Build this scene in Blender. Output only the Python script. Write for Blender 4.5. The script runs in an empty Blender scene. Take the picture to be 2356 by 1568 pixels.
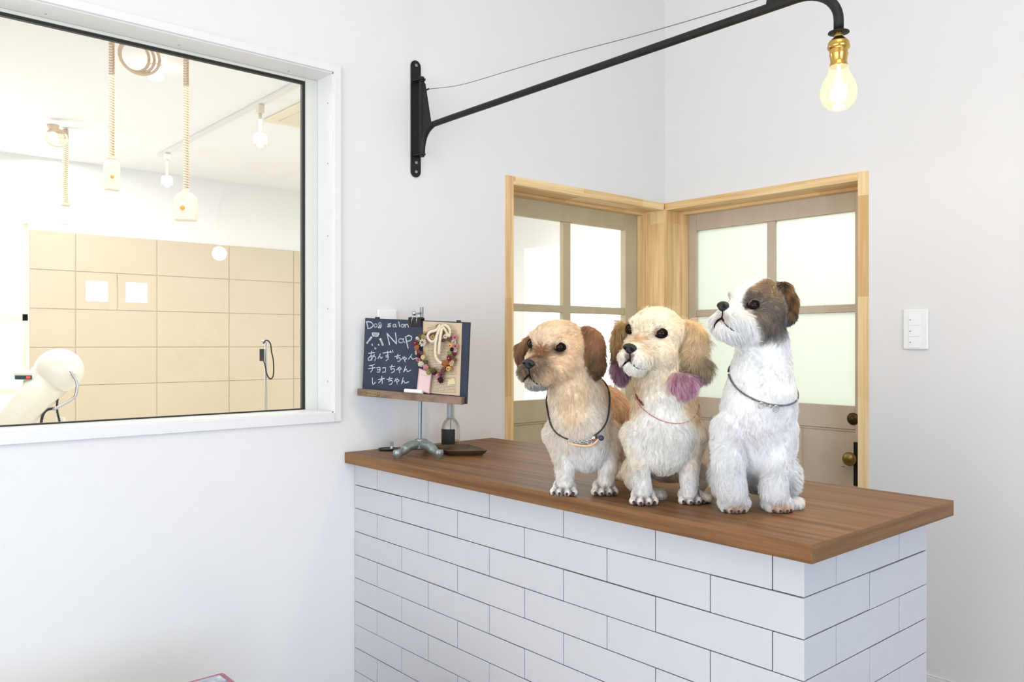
import bpy, bmesh, math, random
import numpy as np
from mathutils import Vector, Matrix, noise as mnoise
from mathutils.kdtree import KDTree
random.seed(7); np.random.seed(7)
S = bpy.context.scene
COL = S.collection

# ------------------------------------------------------------------ camera
F, PX, PY = 1882.9, 1178.0, 790.2          # focal length in pixels, principal column, horizon row (2356 x 1568)
SY, CY = 0.75335, 0.65762
CR = np.array([CY, SY, 0.]); CF = np.array([-SY, CY, 0.]); CZ = np.array([0, 0, 1.])
CAM = np.array([2.41013, -3.05214, 1.24461])
cam = bpy.data.objects.new('camera', bpy.data.cameras.new('camera')); COL.objects.link(cam)
cam.location = CAM
cam.rotation_euler = (math.pi/2, 0, math.atan2(SY, CY))
cam.data.sensor_width = 36; cam.data.lens = 36*F/2356
cam.data.shift_y = (PY-784)/2356
cam.data.clip_start = .05
S.camera = cam

# ------------------------------------------------------------------ world, large lights, exposure
W = bpy.data.worlds.new('world'); S.world = W; W.use_nodes = True
W.node_tree.nodes['Background'].inputs[0].default_value = (.93, .97, 1, 1)
W.node_tree.nodes['Background'].inputs[1].default_value = 3.0
S.view_settings.view_transform = 'Standard'; S.view_settings.look = 'None'
S.view_settings.gamma = 1; S.view_settings.use_curve_mapping = False
S.view_settings.exposure = 0.10

def area(name, loc, target, sx, sy, power, col):
    l = bpy.data.lights.new(name, 'AREA'); l.shape = 'RECTANGLE'; l.size = sx; l.size_y = sy
    l.energy = power; l.color = col
    o = bpy.data.objects.new(name, l); COL.objects.link(o); o.location = loc
    o.rotation_euler = (Vector(target)-Vector(loc)).to_track_quat('-Z', 'Y').to_euler()
    return o
# daylight through the two windows of the shop front behind the camera
area('window_light_front', (1.6, -5.42, 1.25), (1.2, 0, .9), 2.6, 2.1, 35, (1.0, .985, .97))
area('window_light_right', (4.92, -3.3, 1.1), (0, -2.3, .15), 1.5, 1.1, 50, (.40, .64, 1.0))
# warm ceiling lamps of the shop
area('ceiling_light_shop', (2.4, -2.6, 3.1), (2.0, -2.2, 0), 1.2, 1.2, 16, (1.0, .82, .62))
# rooms behind: window daylight, plus unseen panels added under the ceilings for brightness
area('fill_light_grooming', (-1.9, -1.9, 2.36), (-2.0, -1.8, 0), 2.4, 2.6, 40, (1.0, .99, .95))
area('window_light_grooming', (-3.3, -3.1, 1.2), (-1.2, -.8, 2.2), .9, 1.6, 15, (1.0, .99, .97))
area('fill_light_hall', (-1.2, .55, 2.36), (-1.2, .6, 0), 1.6, 1.0, 22, (1.0, .98, .93))
area('fill_light_rear', (1.0, 1.3, 2.36), (.8, 1.4, 0), 1.6, 1.6, 25, (.97, 1.0, .95))

# ------------------------------------------------------------------ helpers
def ray(px, py): return CF + CR*(px-PX)/F - CZ*(py-PY)/F
def onx(px, py, x): d = ray(px, py); return CAM + d*(x-CAM[0])/d[0]
def ony(px, py, y): d = ray(px, py); return CAM + d*(y-CAM[1])/d[1]
def onz(px, py, z): d = ray(px, py); return CAM + d*(z-CAM[2])/d[2]
def atd(px, py, dep): return CAM + ray(px, py)*dep
def lin(r, g, b):
    f = lambda v: v/12.92 if v <= .04045 else ((v+.055)/1.055)**2.4
    return (f(r/255), f(g/255), f(b/255), 1)

MATS = {}
def mat(name, col, rough=.5, metal=0, noise=None, bump=None, emit=None, trans=None, coat=0, spec=.5):
    """noise=(scale3, colour2, contrast); bump=(scale, strength)"""
    if name in MATS: return MATS[name]
    m = bpy.data.materials.new(name); m.use_nodes = True; MATS[name] = m
    N = m.node_tree.nodes; L = m.node_tree.links; b = N['Principled BSDF']
    b.inputs['Base Color'].default_value = col; b.inputs['Roughness'].default_value = rough
    b.inputs['Metallic'].default_value = metal; b.inputs['Coat Weight'].default_value = coat
    b.inputs['Specular IOR Level'].default_value = spec
    tc = N.new('ShaderNodeTexCoord')
    if noise:
        sc, c2, con = noise
        mp = N.new('ShaderNodeMapping'); mp.inputs['Scale'].default_value = sc
        t = N.new('ShaderNodeTexNoise'); t.inputs['Scale'].default_value = 1; t.inputs['Detail'].default_value = 6
        t.inputs['Roughness'].default_value = .6
        r = N.new('ShaderNodeValToRGB'); r.color_ramp.elements[0].position = .5-con; r.color_ramp.elements[1].position = .5+con
        r.color_ramp.elements[0].color = col; r.color_ramp.elements[1].color = c2
        L.new(tc.outputs['Object'], mp.inputs[0]); L.new(mp.outputs[0], t.inputs[0])
        L.new(t.outputs[0], r.inputs[0]); L.new(r.outputs[0], b.inputs['Base Color'])
    if bump:
        t2 = N.new('ShaderNodeTexNoise'); t2.inputs['Scale'].default_value = bump[0]; t2.inputs['Detail'].default_value = 4
        bp = N.new('ShaderNodeBump'); bp.inputs['Strength'].default_value = bump[1]; bp.inputs['Distance'].default_value = .002
        L.new(tc.outputs['Object'], t2.inputs[0]); L.new(t2.outputs[0], bp.inputs['Height']); L.new(bp.outputs[0], b.inputs['Normal'])
    if emit:
        b.inputs['Emission Color'].default_value = emit[0]; b.inputs['Emission Strength'].default_value = emit[1]
    return m

def glass_mat(name, tint=(1, 1, 1, 1), refl=1.0, haze=0, hazecol=(.9, .97, .88, 1)):
    if name in MATS: return MATS[name]
    m = bpy.data.materials.new(name); m.use_nodes = True; MATS[name] = m
    N = m.node_tree.nodes; L = m.node_tree.links; N.clear()
    out = N.new('ShaderNodeOutputMaterial'); tr = N.new('ShaderNodeBsdfTransparent'); tr.inputs[0].default_value = tint
    gl = N.new('ShaderNodeBsdfGlossy'); gl.inputs['Roughness'].default_value = .01
    fr = N.new('ShaderNodeFresnel'); fr.inputs[0].default_value = 1.45
    ml = N.new('ShaderNodeMath'); ml.operation = 'MULTIPLY'; ml.inputs[1].default_value = refl
    mx = N.new('ShaderNodeMixShader')
    geo = N.new('ShaderNodeNewGeometry'); inv = N.new('ShaderNodeMath'); inv.operation = 'SUBTRACT'; inv.inputs[0].default_value = refl
    L.new(geo.outputs['Backfacing'], inv.inputs[1]); inv.use_clamp = True; L.new(inv.outputs[0], ml.inputs[1])
    L.new(fr.outputs[0], ml.inputs[0]); L.new(ml.outputs[0], mx.inputs[0])
    src = tr
    if haze:
        tl = N.new('ShaderNodeBsdfTranslucent'); tl.inputs[0].default_value = hazecol
        m2 = N.new('ShaderNodeMixShader'); m2.inputs[0].default_value = haze
        L.new(tr.outputs[0], m2.inputs[1]); L.new(tl.outputs[0], m2.inputs[2]); src = m2
    L.new(src.outputs[0], mx.inputs[1]); L.new(gl.outputs[0], mx.inputs[2]); L.new(mx.outputs[0], out.inputs[0])
    return m

def wood_mat(name, dark, mid, light, axis, scale, rough, rings=9.0, detail=.6):
    """straight-grained wood, grain along axis 0/1/2"""
    if name in MATS: return MATS[name]
    m = bpy.data.materials.new(name); m.use_nodes = True; MATS[name] = m
    N = m.node_tree.nodes; L = m.node_tree.links; b = N['Principled BSDF']; b.inputs['Roughness'].default_value = rough
    tc = N.new('ShaderNodeTexCoord')
    def nz(s_along, s_across, det=5):
        mp = N.new('ShaderNodeMapping'); sc = [s_across]*3; sc[axis] = s_along; mp.inputs['Scale'].default_value = sc
        t = N.new('ShaderNodeTexNoise'); t.inputs['Scale'].default_value = 1; t.inputs['Detail'].default_value = det; t.inputs['Distortion'].default_value = .3
        L.new(tc.outputs['Object'], mp.inputs[0]); L.new(mp.outputs[0], t.inputs[0]); return t
    a = nz(scale*.5, scale*rings); f = nz(scale*2.5, scale*rings*7, 3)
    mx = N.new('ShaderNodeMath'); mx.operation = 'MULTIPLY_ADD'; mx.inputs[1].default_value = detail*.6
    L.new(f.outputs[0], mx.inputs[0]); L.new(a.outputs[0], mx.inputs[2])
    r = N.new('ShaderNodeValToRGB'); e = r.color_ramp.elements; off = detail*.3
    e[0].position = .36+off; e[0].color = dark; e[1].position = .66+off; e[1].color = light
    k = r.color_ramp.elements.new(.50+off); k.color = mid
    L.new(mx.outputs[0], r.inputs[0]); L.new(r.outputs[0], b.inputs['Base Color'])
    return m

def pine_mat(name, axis):
    """finger-jointed pine: staves of slightly different tone"""
    if name in MATS: return MATS[name]
    m = bpy.data.materials.new(name); m.use_nodes = True; MATS[name] = m
    N = m.node_tree.nodes; L = m.node_tree.links; b = N['Principled BSDF']; b.inputs['Roughness'].default_value = .42
    tc = N.new('ShaderNodeTexCoord')
    sc = [19.]*3; sc[axis] = 2.6
    mp = N.new('ShaderNodeMapping'); mp.inputs['Scale'].default_value = sc; mp.inputs['Location'].default_value = (.37, .21, .3)
    fl = N.new('ShaderNodeVectorMath'); fl.operation = 'FLOOR'
    wn = N.new('ShaderNodeTexWhiteNoise')
    L.new(tc.outputs['Object'], mp.inputs[0]); L.new(mp.outputs[0], fl.inputs[0]); L.new(fl.outputs[0], wn.inputs[0])
    sc = [90.]*3; sc[axis] = 3
    mp2 = N.new('ShaderNodeMapping'); mp2.inputs['Scale'].default_value = sc
    t = N.new('ShaderNodeTexNoise'); t.inputs['Scale'].default_value = 1; t.inputs['Detail'].default_value = 4
    L.new(tc.outputs['Object'], mp2.inputs[0]); L.new(mp2.outputs[0], t.inputs[0])
    ad = N.new('ShaderNodeMath'); ad.operation = 'MULTIPLY_ADD'; ad.inputs[1].default_value = .45
    L.new(wn.outputs[0], ad.inputs[0]); L.new(t.outputs[0], ad.inputs[2])
    r = N.new('ShaderNodeValToRGB'); e = r.color_ramp.elements
    e[0].position = .45; e[0].color = lin(238, 212, 164); e[1].position = .95; e[1].color = lin(206, 166, 112)
    k = r.color_ramp.elements.new(.7); k.color = lin(226, 192, 138)
    L.new(ad.outputs[0], r.inputs[0]); L.new(r.outputs[0], b.inputs['Base Color'])
    return m

BASE = {}
class MB:
    def __init__(s): s.v = []; s.f = []
    def add(s, vs, fs):
        n = len(s.v); s.v += [tuple(map(float, q)) for q in vs]; s.f += [tuple(i+n for i in q) for q in fs]; return s
    def box(s, x0, x1, y0, y1, z0, z1):
        vs = [(x, y, z) for x in (min(x0, x1), max(x0, x1)) for y in (min(y0, y1), max(y0, y1)) for z in (min(z0, z1), max(z0, z1))]
        return s.add(vs, [(0, 1, 3, 2), (4, 6, 7, 5), (0, 4, 5, 1), (2, 3, 7, 6), (0, 2, 6, 4), (1, 5, 7, 3)])
    def obox(s, P, u0, u1, v0, v1, w0, w1):
        """box in a frame function P(u,v,w)"""
        vs = [P(u, v, w) for u in (u0, u1) for v in (v0, v1) for w in (w0, w1)]
        return s.add(vs, [(0, 1, 3, 2), (4, 6, 7, 5), (0, 4, 5, 1), (2, 3, 7, 6), (0, 2, 6, 4), (1, 5, 7, 3)])
    def prism(s, pts, ex):
        n = len(pts); ex = np.array(ex); a = [np.array(p) for p in pts]
        return s.add(a+[p+ex for p in a], [tuple(range(n))[::-1], tuple(range(n, 2*n))] + [(i, (i+1) % n, (i+1) % n+n, i+n) for i in range(n)])
    def tube(s, pts, r, n=10, cap=True, flat=None):
        pts = [np.array(p, float) for p in pts]; m = len(pts)
        rs = r if hasattr(r, '__len__') else [r]*m
        up = None; vs = []
        for i, p in enumerate(pts):
            t = pts[min(i+1, m-1)]-pts[max(i-1, 0)]; t = t/(np.linalg.norm(t)+1e-12)
            if up is None:
                up = np.cross(t, (0, 0, 1.)) if abs(t[2]) < .9 else np.cross(t, (1., 0, 0))
            up = up-t*(up@t); up /= np.linalg.norm(up)+1e-12; w = np.cross(t, up)
            for k in range(n):
                a = 2*math.pi*k/n; vs.append(p+rs[i]*(math.cos(a)*up+math.sin(a)*w*(flat or 1)))
        fs = [(i*n+k, i*n+(k+1) % n, (i+1)*n+(k+1) % n, (i+1)*n+k) for i in range(m-1) for k in range(n)]
        if cap: fs += [tuple(range(n))[::-1], tuple((m-1)*n+k for k in range(n))]
        return s.add(vs, fs)
    def lathe(s, prof, c=(0, 0, 0), ax=(0, 0, 1), n=32, cap=True):
        """prof: (radius, height) pairs along the axis"""
        ax = np.array(ax, float); ax /= np.linalg.norm(ax); c = np.array(c, float)
        u = np.cross(ax, (0, 0, 1.)) if abs(ax[2]) < .9 else np.cross(ax, (0, 1., 0)); u /= np.linalg.norm(u); w = np.cross(ax, u)
        vs = [c+ax*h+r*(math.cos(2*math.pi*k/n)*u+math.sin(2*math.pi*k/n)*w) for r, h in prof for k in range(n)]
        m = len(prof)
        fs = [(i*n+k, i*n+(k+1) % n, (i+1)*n+(k+1) % n, (i+1)*n+k) for i in range(m-1) for k in range(n)]
        if cap: fs += [tuple(range(n))[::-1], tuple((m-1)*n+k for k in range(n))]
        return s.add(vs, fs)
    def ball(s, c, r, n=12, sc=(1, 1, 1), fr=None):
        prof = [(math.sin(math.pi*i/n), -math.cos(math.pi*i/n)) for i in range(n+1)]
        A = fr if fr is not None else np.eye(3); vs = []; c = np.array(c, float); k2 = 2*n
        for rr, h in prof:
            for k in range(k2):
                a = 2*math.pi*k/k2; q = np.array([rr*math.cos(a)*sc[0], rr*math.sin(a)*sc[1], h*sc[2]])*r
                vs.append(c+A.T@q)
        return s.add(vs, [(i*k2+k, i*k2+(k+1) % k2, (i+1)*k2+(k+1) % k2, (i+1)*k2+k) for i in range(n) for k in range(k2)])
    def build(s, name, m, parent=None, smooth=False, bevel=0, seg=2, loc=None, angle=None):
        v = np.array(s.v)
        if parent is not None: base = np.array(BASE[parent.name])
        else: base = np.array(loc) if loc is not None else np.array([(v[:, 0].min()+v[:, 0].max())/2, (v[:, 1].min()+v[:, 1].max())/2, v[:, 2].min()])
        me = bpy.data.meshes.new(name); me.from_pydata((v-base).tolist(), [], s.f); me.update()
        o = bpy.data.objects.new(name, me); COL.objects.link(o)
        for mm in (m if isinstance(m, (list, tuple)) else [m]): me.materials.append(mm)
        if parent is not None: o.parent = parent
        else: o.location = tuple(map(float, base))
        BASE[o.name] = tuple(map(float, base))
        b = bmesh.new(); b.from_mesh(me); bmesh.ops.recalc_face_normals(b, faces=b.faces); b.to_mesh(me); b.free()
        if bevel:
            md = o.modifiers.new('bevel', 'BEVEL'); md.width = bevel; md.segments = seg; md.limit_method = 'ANGLE'; md.angle_limit = .6
            me.shade_smooth(); md.harden_normals = True
        elif smooth:
            me.shade_smooth()
            if angle:
                bb = bmesh.new(); bb.from_mesh(me)
                for e in bb.edges:
                    if len(e.link_faces) == 2 and e.calc_face_angle() > angle: e.smooth = False
                bb.to_mesh(me); bb.free()
        return o
def tag(o, label=None, cat=None, group=None, kind=None):
    if label: o['label'] = label
    if cat: o['category'] = cat
    if group: o['group'] = group
    if kind: o['kind'] = kind
    return o
def empty(name, loc, label=None, cat=None, group=None, kind=None):
    o = bpy.data.objects.new(name, None); COL.objects.link(o); o.location = tuple(map(float, loc)); BASE[o.name] = tuple(map(float, loc))
    o.empty_display_size = .05
    return tag(o, label, cat, group, kind)
def struct(o): o['kind'] = 'structure'; return o
def bez(pts, n=12):
    """Catmull-Rom through the points"""
    P = [np.array(p, float) for p in pts]; P = [2*P[0]-P[1]]+P+[2*P[-1]-P[-2]]; out = []
    for i in range(1, len(P)-2):
        for k in range(n):
            t = k/n; out.append(.5*((2*P[i])+(-P[i-1]+P[i+1])*t+(2*P[i-1]-5*P[i]+4*P[i+1]-P[i+2])*t*t+(-P[i-1]+3*P[i]-3*P[i+1]+P[i+2])*t**3))
    out.append(P[-2]); return out

# ------------------------------------------------------------------ materials
M_wall = mat('wall_paper_white', lin(223, 222, 221), .85, noise=((3, 3, 3), lin(226, 225, 224), .3), bump=(260, .12))
M_ceil = mat('ceiling_white', lin(240, 240, 238), .9)
M_wall2 = mat('wall_white_rear', lin(238, 238, 236), .85)
M_white = mat('painted_white', lin(226, 226, 225), .4)
M_alu = mat('window_frame_white', lin(214, 216, 206), .35)
M_black = mat('black_gasket', lin(22, 22, 24), .5)
M_floor = wood_mat('floor_boards', lin(150, 140, 128), lin(176, 168, 158), lin(196, 190, 182), 0, 2, .4)
M_tile = mat('glazed_white_tile', lin(188, 188, 192), .28, noise=((6, 6, 6), lin(193, 193, 197), .3))
M_grout = mat('dark_joint', lin(70, 68, 70), .9)
M_top = wood_mat('walnut_worktop', lin(104, 72, 46), lin(122, 87, 56), lin(136, 101, 68), 0, 2.2, .45, rings=14)
M_top.node_tree.nodes['Principled BSDF'].inputs['Specular IOR Level'].default_value = .14
M_topy = wood_mat('walnut_worktop_end', lin(104, 72, 46), lin(122, 87, 56), lin(136, 101, 68), 1, 2.2, .45, rings=14)
M_topy.node_tree.nodes['Principled BSDF'].inputs['Specular IOR Level'].default_value = .14
M_pine_z = pine_mat('pine_upright', 2); M_pine_y = pine_mat('pine_along_wall', 1); M_pine_x = pine_mat('pine_across', 0)
M_door1 = mat('aged_olive_door_paint', lin(184, 170, 138), .6, noise=((9, 9, 5), lin(198, 186, 156), .25), bump=(60, .2))
M_door2 = mat('aged_greige_door_paint', lin(186, 170, 150), .6, noise=((12, 12, 6), lin(200, 186, 166), .25), bump=(60, .2))
def chips(m, sc, thr, col):
    N = m.node_tree.nodes; L = m.node_tree.links; b = N['Principled BSDF']; src = b.inputs['Base Color'].links[0].from_socket
    tc = N.new('ShaderNodeTexCoord'); mp = N.new('ShaderNodeMapping'); mp.inputs['Scale'].default_value = sc; t = N.new('ShaderNodeTexNoise'); t.inputs['Scale'].default_value = 1; t.inputs['Detail'].default_value = 5; t.inputs['Roughness'].default_value = .7
    r = N.new('ShaderNodeValToRGB'); r.color_ramp.elements[0].position = thr; r.color_ramp.elements[1].position = thr+.03; x = N.new('ShaderNodeMix'); x.data_type = 'RGBA'; x.inputs['B'].default_value = col
    L.new(tc.outputs['Object'], mp.inputs[0]); L.new(mp.outputs[0], t.inputs[0]); L.new(t.outputs[0], r.inputs[0]); L.new(r.outputs[0], x.inputs['Factor']); L.new(src, x.inputs['A']); L.new(x.outputs['Result'], b.inputs['Base Color'])
chips(M_door2, (14, 14, 34), .67, lin(128, 96, 68)); chips(M_door1, (16, 12, 26), .70, lin(150, 130, 92))
M_glass = glass_mat('clear_glass', (1, 1, 1, 1), 1.0)
M_glass2 = glass_mat('pale_green_glass', (.965, .985, .95, 1), .6, haze=.45, hazecol=(.94, .975, .92, 1))
M_cream_tile = mat('cream_wall_tile', lin(206, 192, 166), .35, noise=((4, 4, 4), lin(212, 199, 174), .3))
M_steel = mat('brushed_steel', lin(190, 190, 190), .3, 1)
M_iron = mat('black_iron', lin(17, 17, 18), .5, spec=.3, noise=((60, 60, 60), lin(30, 28, 25), .25), bump=(300, .3))
M_cream = mat('cream_plastic', lin(235, 226, 205), .4)

# ------------------------------------------------------------------ room shell
WT = .13                                     # wall thickness
WZ0, WZ1, WY1, WY0 = 1.019, 2.134, -1.727, -3.75   # interior window opening
DZ = 1.866; DY0 = -.944; DX1 = .925; J = .0135
Hc = 3.25; HB = 2.456
w = MB()
w.box(-WT, 0, -5.5, WY0, 0, Hc).box(-WT, 0, WY0, WY1, 0, WZ0).box(-WT, 0, WY0, WY1, WZ1, Hc)
w.box(-WT, 0, WY1, DY0-.03, 0, Hc).box(-WT, 0, DY0-.03, 0, DZ+.02, Hc)
struct(w.build('wall_left', M_wall, loc=(0, 0, 0)))
w = MB(); w.box(-WT, DX1+.03, 0, WT, DZ+.02, Hc).box(DX1+.03, 5, 0, WT, 0, Hc)
struct(w.build('wall_back', M_wall, loc=(0, 0, 0)))
w = MB(); w.box(-WT+.004, -.004, .004, WT-.004, 0, DZ-.002)
struct(w.build('trim_1', M_pine_z))
struct(MB().box(5, 5.13, -5.5, 0.13, 0, .5).box(5, 5.13, -5.5, .13, 2.5, Hc).box(5, 5.13, -5.5, -4.5, .5, 2.5).box(5, 5.13, -2.1, .13, .5, 2.5).build('wall_right', M_wall, loc=(0, 0, 0)))
struct(MB().box(-.13, 5.13, -5.63, -5.5, 0, .2).box(-.13, 5.13, -5.63, -5.5, 2.3, Hc).box(-.13, .3, -5.63, -5.5, .2, 2.3).box(2.9, 5.13, -5.63, -5.5, .2, 2.3).build('wall_front', M_wall, loc=(0, 0, 0)))
struct(MB().box(-WT, 5.13, -5.63, WT, Hc, Hc+.1).build('ceiling', M_ceil, loc=(0, 0, 0)))
struct(MB().box(-WT, 5.13, -5.63, WT, -.1, 0).build('floor', M_floor, loc=(0, 0, 0)))
M_vinyl = mat('pale_vinyl_floor', lin(228, 226, 220), .5, noise=((5, 5, 5), lin(236, 234, 230), .3))
struct(MB().box(-4.2, -WT, -5.63, 3.4, -.1, 0).box(-WT, 2.6, WT, 3.4, -.1, 0).build('floor_rear', M_vinyl, loc=(0, 0, 0)))
b = MB().box(DX1+.04, 5, -.012, 0, 0, .058).box(DX1+.04, 5, -.008, 0, .058, .064)
struct(b.build('baseboard_back', M_white, bevel=.002))
b = MB().box(0, .012, -5.5, -1.66, 0, .06)
struct(b.build('baseboard_left', M_white, bevel=.002))

# rooms behind the interior window and the two doors
TX = -3.6; TZ = 1.978; TY0 = -1.93
w = MB(); w.box(TX-.15, TX, -5.5, -3.6, 0, HB).box(TX-.15, TX, -3.6, TY0, 0, .924).box(TX-.15, TX, -3.6, TY0, 2.02, HB)
w.box(TX-.15, TX, TY0, 3.3, 0, .4).box(TX-.15, TX, TY0, 3.3, TZ, HB)
g0, g1, g2, g3, gz0, gz1 = -1.599, -1.461, -1.347, -1.203, 1.531, 1.668
w.box(TX-.15, TX, TY0, g0, .4, TZ).box(TX-.15, TX, g0, g3, .4, gz0).box(TX-.15, TX, g0, g3, gz1, TZ).box(TX-.15, TX, g1, g2, gz0, gz1).box(TX-.15, TX, g3, 3.3, .4, TZ)
struct(w.build('wall_far', M_wall2, loc=(0, 0, 0)))
t = MB(); ys = [TY0, -1.662, -1.142, -.622, -.102, .418]; zs = [TZ-.2525*i for i in range(7)]
for i in range(len(ys)-1):
    for j in range(6):
        a, bb, c, d = ys[i]+.003, ys[i+1]-.003, zs[j+1]+.003, zs[j]-.003
        if i == 1 and j == 1:
            ym = (g1+g2)/2
            for (p, q, h0, h1) in ((a, ym-.002, g0, g1), (ym+.002, bb, g2, g3)):
                t.box(TX, TX+.009, p, h0, c, d).box(TX, TX+.009, h1, q, c, d).box(TX, TX+.009, h0, h1, c, gz0).box(TX, TX+.009, h0, h1, gz1, d)
        else: t.box(TX, TX+.009, a, bb, c, d)
t.box(TX, TX+.004, TY0, .418, .463, 1.46).box(TX, TX+.004, TY0, g0, 1.46, TZ).box(TX, TX+.004, g3, .418, 1.46, TZ).box(TX, TX+.004, g0, g3, 1.68, TZ).box(TX, TX+.004, g1, g2, 1.46, 1.7)
struct(t.build('trim_2', M_cream_tile))
M_block = mat('glass_block', lin(240, 245, 250), .1, emit=((.95, .98, 1, 1), 2.2))  # daylight through the blocks is put into the material as emission
for k, (a, bb) in enumerate(((g0, g1), (g2, g3))):
    o = MB().box(TX-.1, TX-.06, a, bb, gz0, gz1).build('window_%d' % (2+k), M_block); struct(o)
# the outside window of the grooming room
wf = struct(empty('window_4', (TX-.08, -2.7, .924)))
MB().box(TX-.1, TX-.04, -3.6, TY0, 1.393, 1.435).box(TX-.1, TX-.04, TY0-.03, TY0, .924, 2.02).box(TX-.1, TX-.04, -3.6, -3.57, .924, 2.02).box(TX-.1, TX-.04, -3.6, TY0, .924, .96).build('window_frame', M_cream, wf)
MB().box(TX-.075, TX-.07, -3.57, TY0-.03, .96, 1.393).box(TX-.075, TX-.07, -3.57, TY0-.03, 1.435, 2.02).build('window_pane', M_glass, wf)
struct(MB().box(TX-.15, -WT, -5.63, -5.5, 0, HB).build('wall_grooming_end', M_wall))
struct(MB().box(TX-.15, -WT, -5.63, 3.4, HB, HB+.08).build('ceiling_grooming', M_ceil, loc=(0, 0, 0)))
# partition with two bright openings seen through the left door
PYW = 1.5
def q1(px, py): p = ony(px, py, PYW); return p[0], p[2]
x0, z0 = q1(1206, 572); x1, _ = q1(1300, 560); x2, _ = q1(1327, 560); x3, _ = q1(1413, 552)
zt = z0
w = MB(); w.box(TX, x0, PYW, PYW+.1, 0, HB).box(x3, -WT, PYW, PYW+.1, 0, HB).box(x0, x3, PYW, PYW+.1, zt, HB).box(x0, x3, PYW, PYW+.1, 0, .55).box(x1, x2, PYW, PYW+.1, .55, zt)
struct(w.build('wall_hall', M_wall2, loc=(0, 0, 0)))
# room behind the right door
struct(MB().box(-WT, 0, WT, 2.6, 0, HB).build('wall_rear_left', M_wall2, loc=(0, 0, 0)))
struct(MB().box(-WT, 2.6, 2.5, 2.6, 0, HB).build('wall_rear', M_wall2, loc=(0, 0, 0)))
struct(MB().box(2.5, 2.6, WT, 2.6, 0, HB).build('wall_rear_right', M_wall2, loc=(0, 0, 0)))
struct(MB().box(-WT, 2.6, WT, 2.6, HB, HB+.08).build('ceiling_rear', M_ceil, loc=(0, 0, 0)))

# ------------------------------------------------------------------ interior window
wn = struct(empty('window_1', (0, -2.7, WZ0)))
cz = MB(); e = .024
cz.box(-.002, .010, WY1-.001, WY1+e, WZ0-e-.006, WZ1+e).box(-.002, .010, WY0-e, WY0, WZ0-e-.006, WZ1+e).box(-.002, .010, WY0, WY1, WZ1, WZ1+e).box(-.002, .012, WY0, WY1, WZ0-e-.006, WZ0)
cz.build('window_casing', M_white, wn, bevel=.0015)
rv = MB(); rv.box(-WT, 0, WY1-.004, WY1, WZ0, WZ1).box(-WT, 0, WY0, WY0+.004, WZ0, WZ1).box(-WT, 0, WY0, WY1, WZ1-.004, WZ1).box(-WT, 0, WY0, WY1, WZ0, WZ0+.004)
rv.build('window_reveal', M_white, wn)
fr = MB(); a = .012; c = .052
fx0, fx1 = -.128, -.100
fr.box(fx0, fx1, WY1-.004-.044, WY1-.004, WZ0, WZ1-.004).box(fx0, fx1, WY0+.004, WY0+.05, WZ0, WZ1-.004).box(fx0, fx1, WY0, WY1-.048, WZ1-.004-.010, WZ1-.004).box(fx0, fx1, WY0, WY1-.048, WZ0+.002, WZ0+.006)
fr.build('window_frame', M_alu, wn, bevel=.002)
gs = MB(); gx0, gx1 = -.118, -.106; ya, za, zb = WY1-.048, WZ0+.006, WZ1-.014
gs.box(gx0, gx1+.002, ya-.010, ya, za, zb).box(gx0, gx1+.002, WY0+.05, ya-.01, zb-.009, zb).box(gx0, gx1+.002, WY0+.05, ya-.01, za, za+.004)
gs.build('gasket', M_black, wn)
MB().box(-.114, -.110, WY0+.05, ya-.009, za+.004, zb-.009).build('window_pane', M_glass, wn)
sc = MB()
for z in (1.12, 1.36, 1.60, 1.84, 2.04):
    sc.lathe([(.0028, 0), (.002, .0012)], (-.03, WY1-.004, z), (0, -1, 0), 10)
for y in (-1.85, -2.2, -2.55):
    sc.lathe([(.0028, 0), (.002, .0012)], (-.07, y, WZ1-.004), (0, 0, -1), 10)
sc.build('screw_cap', mat('cap_grey', lin(150, 150, 150), .4), wn)

# ------------------------------------------------------------------ doors
def grid_leaf(d, ax, front, back, u0, u1, z0, z1, cols, rows, m, gm):
    """cols/rows: list of (a,b) openings; ax 1: plane x const (u=y) ; ax 0: plane y const (u=x)"""
    def bxx(mb, a, b2, c2, d2, f0=front, f1=back):
        return mb.box(f0, f1, a, b2, c2, d2) if ax == 1 else mb.box(a, b2, f0, f1, c2, d2)
    us = [u0]+[v for p in cols for v in p]+[u1]; zz = [z0]+[v for p in rows for v in p]+[z1]
    leaf = MB()
    bxx(leaf, us[0], us[1], z0, z1); bxx(leaf, us[-2], us[-1], z0, z1)
    sg = 1 if back > front else -1
    bxx(leaf, us[1], us[-2], zz[-2], z1, front+sg*.002, back-sg*.002)
    bxx(leaf, us[1], us[-2], zz[0], zz[1]-.105, front+sg*.010, back-sg*.010)   # recessed lower panel
    bxx(leaf, us[1], us[-2], zz[1]-.095, zz[1], front+sg*.002, back-sg*.002)
    bxx(leaf, us[1], us[-2], zz[1]-.105, zz[1]-.095, front+sg*.007, back-sg*.007)
    for k in range(2):                                                   # uprights between the lower panels
        uu = us[1]+(us[-2]-us[1])*(k+1)/3
        bxx(leaf, uu-.025, uu+.025, z0, zz[1]-.105, front+sg*.003, back-sg*.003)
    leaf.build('door_leaf', m, d, bevel=.0025)
    mun = MB()
    for i in range(1, len(cols)): bxx(mun, cols[i-1][1], cols[i][0], zz[1], zz[-2], front+sg*.004, back-sg*.004)
    for i in range(1, len(rows)): bxx(mun, us[1], us[-2], rows[i-1][1], rows[i][0], front+sg*.005, back-sg*.005)
    mun.build('muntin', m, d, bevel=.003)
    mid = (front+back)/2
    for p in cols:
        for q in rows:
            bxx(MB(), p[0], p[1], q[0], q[1], mid-.002, mid+.002).build('glass_pane', gm, d)
d1 = struct(empty('door_1', (-.16, -.47, 0)))
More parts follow.
